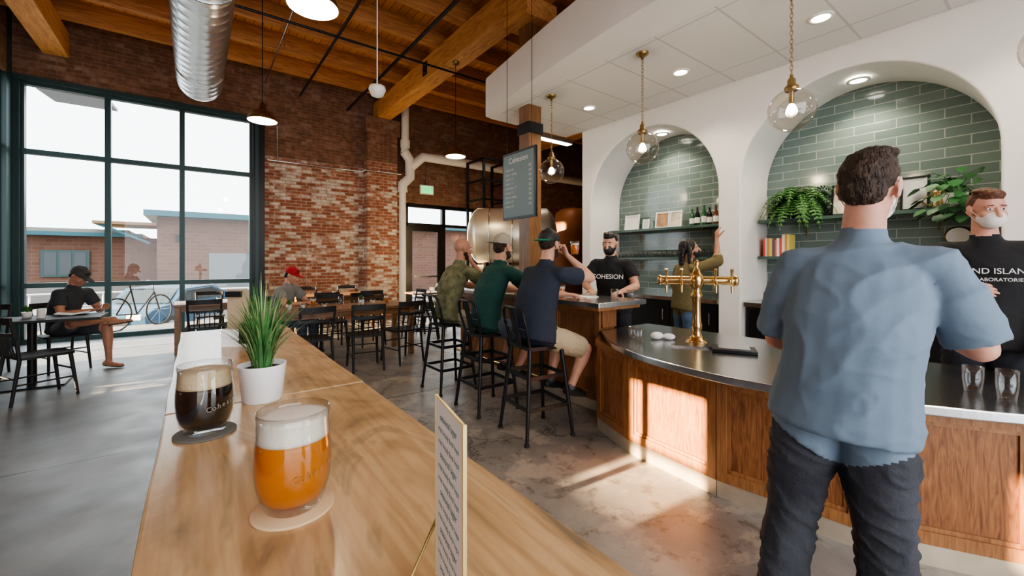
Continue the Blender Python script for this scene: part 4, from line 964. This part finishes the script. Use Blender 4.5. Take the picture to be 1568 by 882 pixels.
J=dict(P=(0,0,.98),C=(0,.02,1.50),H=(0,.06,1.735),head=(22,6,0),
 armL=((-.19,0,1.48),(-.26,.03,1.20),(-.22,.16,.98),None,(1,0,0),.5),
 armR=((.19,0,1.48),(.27,.02,1.22),(.10,.22,1.25),None,(0,-1,-.3),.6),
 legL=((-.09,0,.95),(-.11,.02,.52),(-.11,0,.09),(-.1,1,0)),legR=((.09,0,.95),(.11,.02,.52),(.11,0,.09),(.1,1,0)))
o=person('masked_bartender',(3.95,.30,0),math.radians(100),J,dict(w=1.05,loose=.015,sleeve=.65,hair='short',mask=1),
 mm(S1r,cloth('black_tshirt',(.014,.014,.015),.05),cloth('dark_jeans',(.02,.022,.03)),hair=hRed,mask=mMaskW),vox=.010,hv=.0045)
text('INLAND ISLAND',.048,(.0,.172,1.36),(math.radians(86),0,math.pi),mPaper,o,ext=.001); text('YEAST LABORATORIES',.028,(0,.178,1.31),(math.radians(86),0,math.pi),mPaper,o,ext=.001)
J=dict(P=(0,0,.94),C=(0,.09,1.40),H=(0,.14,1.61),head=(0,8,0),
 armL=((-.19,.08,1.38),(-.29,.14,1.15),(-.20,.42,1.105),None,(0,0,-1),.25),
 armR=((.19,.08,1.38),(.29,.14,1.15),(.12,.40,1.105),(-.5,1,0),(0,0,-1),.25),
 legL=((-.09,0,.92),(-.12,.02,.50),(-.12,0,.09),(0,1,0)),legR=((.09,0,.92),(.12,.02,.50),(.12,0,.09),(0,1,0)))
o=person('masked_bartender',(3.80,3.10,0),math.radians(112),J,dict(w=1.06,loose=.015,sleeve=.6,hair='short',mask=1,beard=1),
 mm(S1,cloth('black_tshirt_2',(.014,.014,.015),.05),cloth('dark_jeans_2',(.02,.022,.03)),hair=hDark))
text('COHESION',.07,(0,.232,1.25),(math.radians(80),0,math.pi),mPaper,o,ext=.001)
J=dict(P=(0,0,.92),C=(0,.03,1.35),H=(0,.07,1.56),head=(-25,-8,0),
 armL=((-.155,.02,1.33),(-.30,.06,1.13),(-.30,.22,.98),None,(1,0,0),.5),
 armR=((.155,.03,1.33),(.24,.26,1.42),(.20,.28,1.68),(-.1,.1,1),(0,1,0),.35),
 legL=((-.08,0,.90),(-.10,.02,.48),(-.10,0,.09),(0,1,0)),legR=((.08,0,.90),(.10,.02,.48),(.10,0,.09),(0,1,0)))
person('woman_bartender',(4.62,2.72,0),math.radians(-118),J,dict(w=.9,loose=.02,sleeve=1.25,hair='long',mask=1,hs=.9,arm=.88),
 mm(S2,cloth('olive_shirt',(.13,.105,.045)),cloth('blue_jeans',(.07,.12,.20)),hair=hDark))
def seat(zs,lean,hd,aL,aR,kz=.66,kn=.42,fz=.36):
    return dict(P=(0,-.02,zs+.09),C=(0,lean,zs+.60),H=(0,lean+.05,zs+.82),head=hd,bow=(0,-.05,0),armL=aL,armR=aR,
      legL=((-.09,0,zs+.075),(-.17,kn,kz),(-.14,kn-.12,fz),(0,1,-.25)),legR=((.09,0,zs+.075),(.17,kn,kz),(.13,kn-.14,fz),(.1,1,-.3)))
z=.74
J=seat(z,.10,(12,0,0),((-.19,.10,z+.57),(-.26,.36,1.13),(-.12,.50,1.11),None,(0,0,-1),.3),((.19,.10,z+.57),(.26,.38,z+.54),(.10,.26,z+.73),(-.3,-.25,.9),(-.3,-.8,0),.8))
person('seated_man_navy_tshirt',(2.27,2.66,0),math.radians(-88),J,dict(w=1.05,loose=.012,hem=-.12,sleeve=.62,hair='close',cap='back',leg='shorts',beard=1,belly=.02),
 mm(S1,cloth('navy_tshirt',(.020,.028,.045)),cloth('khaki_shorts',(.40,.32,.21)),brim=cloth('green_brim',(.02,.26,.13))))
J=seat(z,.14,(8,4,0),((-.19,.14,z+.57),(-.25,.38,1.13),(-.08,.50,1.11),None,(0,0,-1),.4),((.19,.14,z+.57),(.25,.38,1.13),(.10,.50,1.12),None,(0,0,-1),.5))
person('seated_man_green_tshirt',(2.27,3.40,0),math.radians(-90),J,dict(w=1.0,loose=.012,hem=-.12,sleeve=.62,hair='short',cap='back',leg='shorts',beard=1),
 mm(S1,cloth('dark_green_tshirt',(.012,.06,.05)),cloth('slate_shorts',(.09,.12,.16)),cap=cloth('tan_cap',(.36,.32,.25)),brim=cloth('tan_brim',(.36,.32,.25)),hair=hBrown))
J=seat(z,.12,(-8,6,0),((-.19,.12,z+.57),(-.25,.36,1.13),(-.08,.50,1.11),None,(0,0,-1),.4),((.19,.12,z+.57),(.22,.40,1.14),(.05,.24,z+.69),(-.3,-.25,.9),(-.3,-.8,0),.9))
person('seated_man_camo_shirt',(2.27,4.16,0),math.radians(-90),J,dict(w=1.0,loose=.015,hem=-.12,sleeve=.62,hair='none',leg='shorts',beard=1),
 mm(S2,M('camo_shirt',(.15,.15,.08),.85,var=.45,scale=14),cloth('tan_shorts',(.40,.36,.27)),hair=hBrown,sock=sock))
pint(2.62,2.56,1.475,.12,mBeerA)
z=.45
J=dict(P=(0,-.02,z+.09),C=(0,.10,z+.58),H=(0,.17,z+.77),head=(5,38,0),bow=(0,-.06,0),
 armL=((-.19,.1,z+.55),(-.25,.20,z+.30),(-.10,.40,z+.34),None,(0,0,1),.5),
 armR=((.19,.1,z+.55),(.26,.20,z+.30),(.05,.40,z+.34),None,(0,0,1),.5),
 legL=((-.09,0,z+.08),(-.12,.42,z+.09),(-.10,.46,.10),(0,1,-.1)),
 legR=((.09,0,z+.08),(.26,.36,z+.20),(-.10,.52,z+.20),(-.5,.8,.1)))
person('seated_man_reading',(-1.36,7.88,0),math.radians(-125),J,dict(w=1.0,loose=.012,hem=-.1,sleeve=.6,hair='short',cap='front',leg='shorts',shoe='bare'),
 mm(S2,cloth('charcoal_tee',(.04,.045,.055)),cloth('grey_shorts',(.06,.065,.075)),hair=hDark,sole=soleB,cap=cloth('faded_cap',(.06,.06,.06)),brim=cloth('faded_brim',(.05,.05,.05))))
J=dict(P=(0,-.02,z+.09),C=(0,.10,z+.56),H=(0,.16,z+.75),head=(10,22,0),bow=(0,-.05,0),
 armL=((-.19,.1,z+.53),(-.25,.24,z+.33),(-.08,.42,z+.345),None,(0,0,-1),.4),
 armR=((.19,.1,z+.53),(.26,.24,z+.33),(.06,.42,z+.345),None,(0,0,-1),.4),
 legL=((-.09,0,z+.08),(-.13,.42,z+.05),(-.12,.42,.10),(0,1,0)),legR=((.09,0,z+.08),(.13,.42,z+.05),(.13,.40,.10),(0,1,0)))
person('seated_man_red_cap',(1.05,7.2,0),math.radians(-135),J,dict(w=.98,loose=.012,hem=-.1,sleeve=.6,hair='short',cap='front',leg='pants'),
 mm(S1,cloth('grey_tee',(.22,.22,.21)),cloth('jeans_red_cap',(.05,.07,.11)),cap=cloth('red_cap',(.38,.02,.03)),brim=cloth('red_brim',(.40,.02,.03)),hair=hDark))
# ------------------------------------------------------------ light
sun=D.lights.new('sun','SUN'); sun.energy=70; sun.angle=math.radians(.8); sun.color=(1,.72,.44)
so_=D.objects.new('sun',sun); C.collection.objects.link(so_)
so_.rotation_euler=Vector((1,-.08,-.2)).to_track_quat('-Z','Y').to_euler()
w=D.worlds.new('sky'); C.scene.world=w; w.use_nodes=True; bg=w.node_tree.nodes['Background']; bg.inputs[0].default_value=(.93,.95,1,1); bg.inputs[1].default_value=5.6
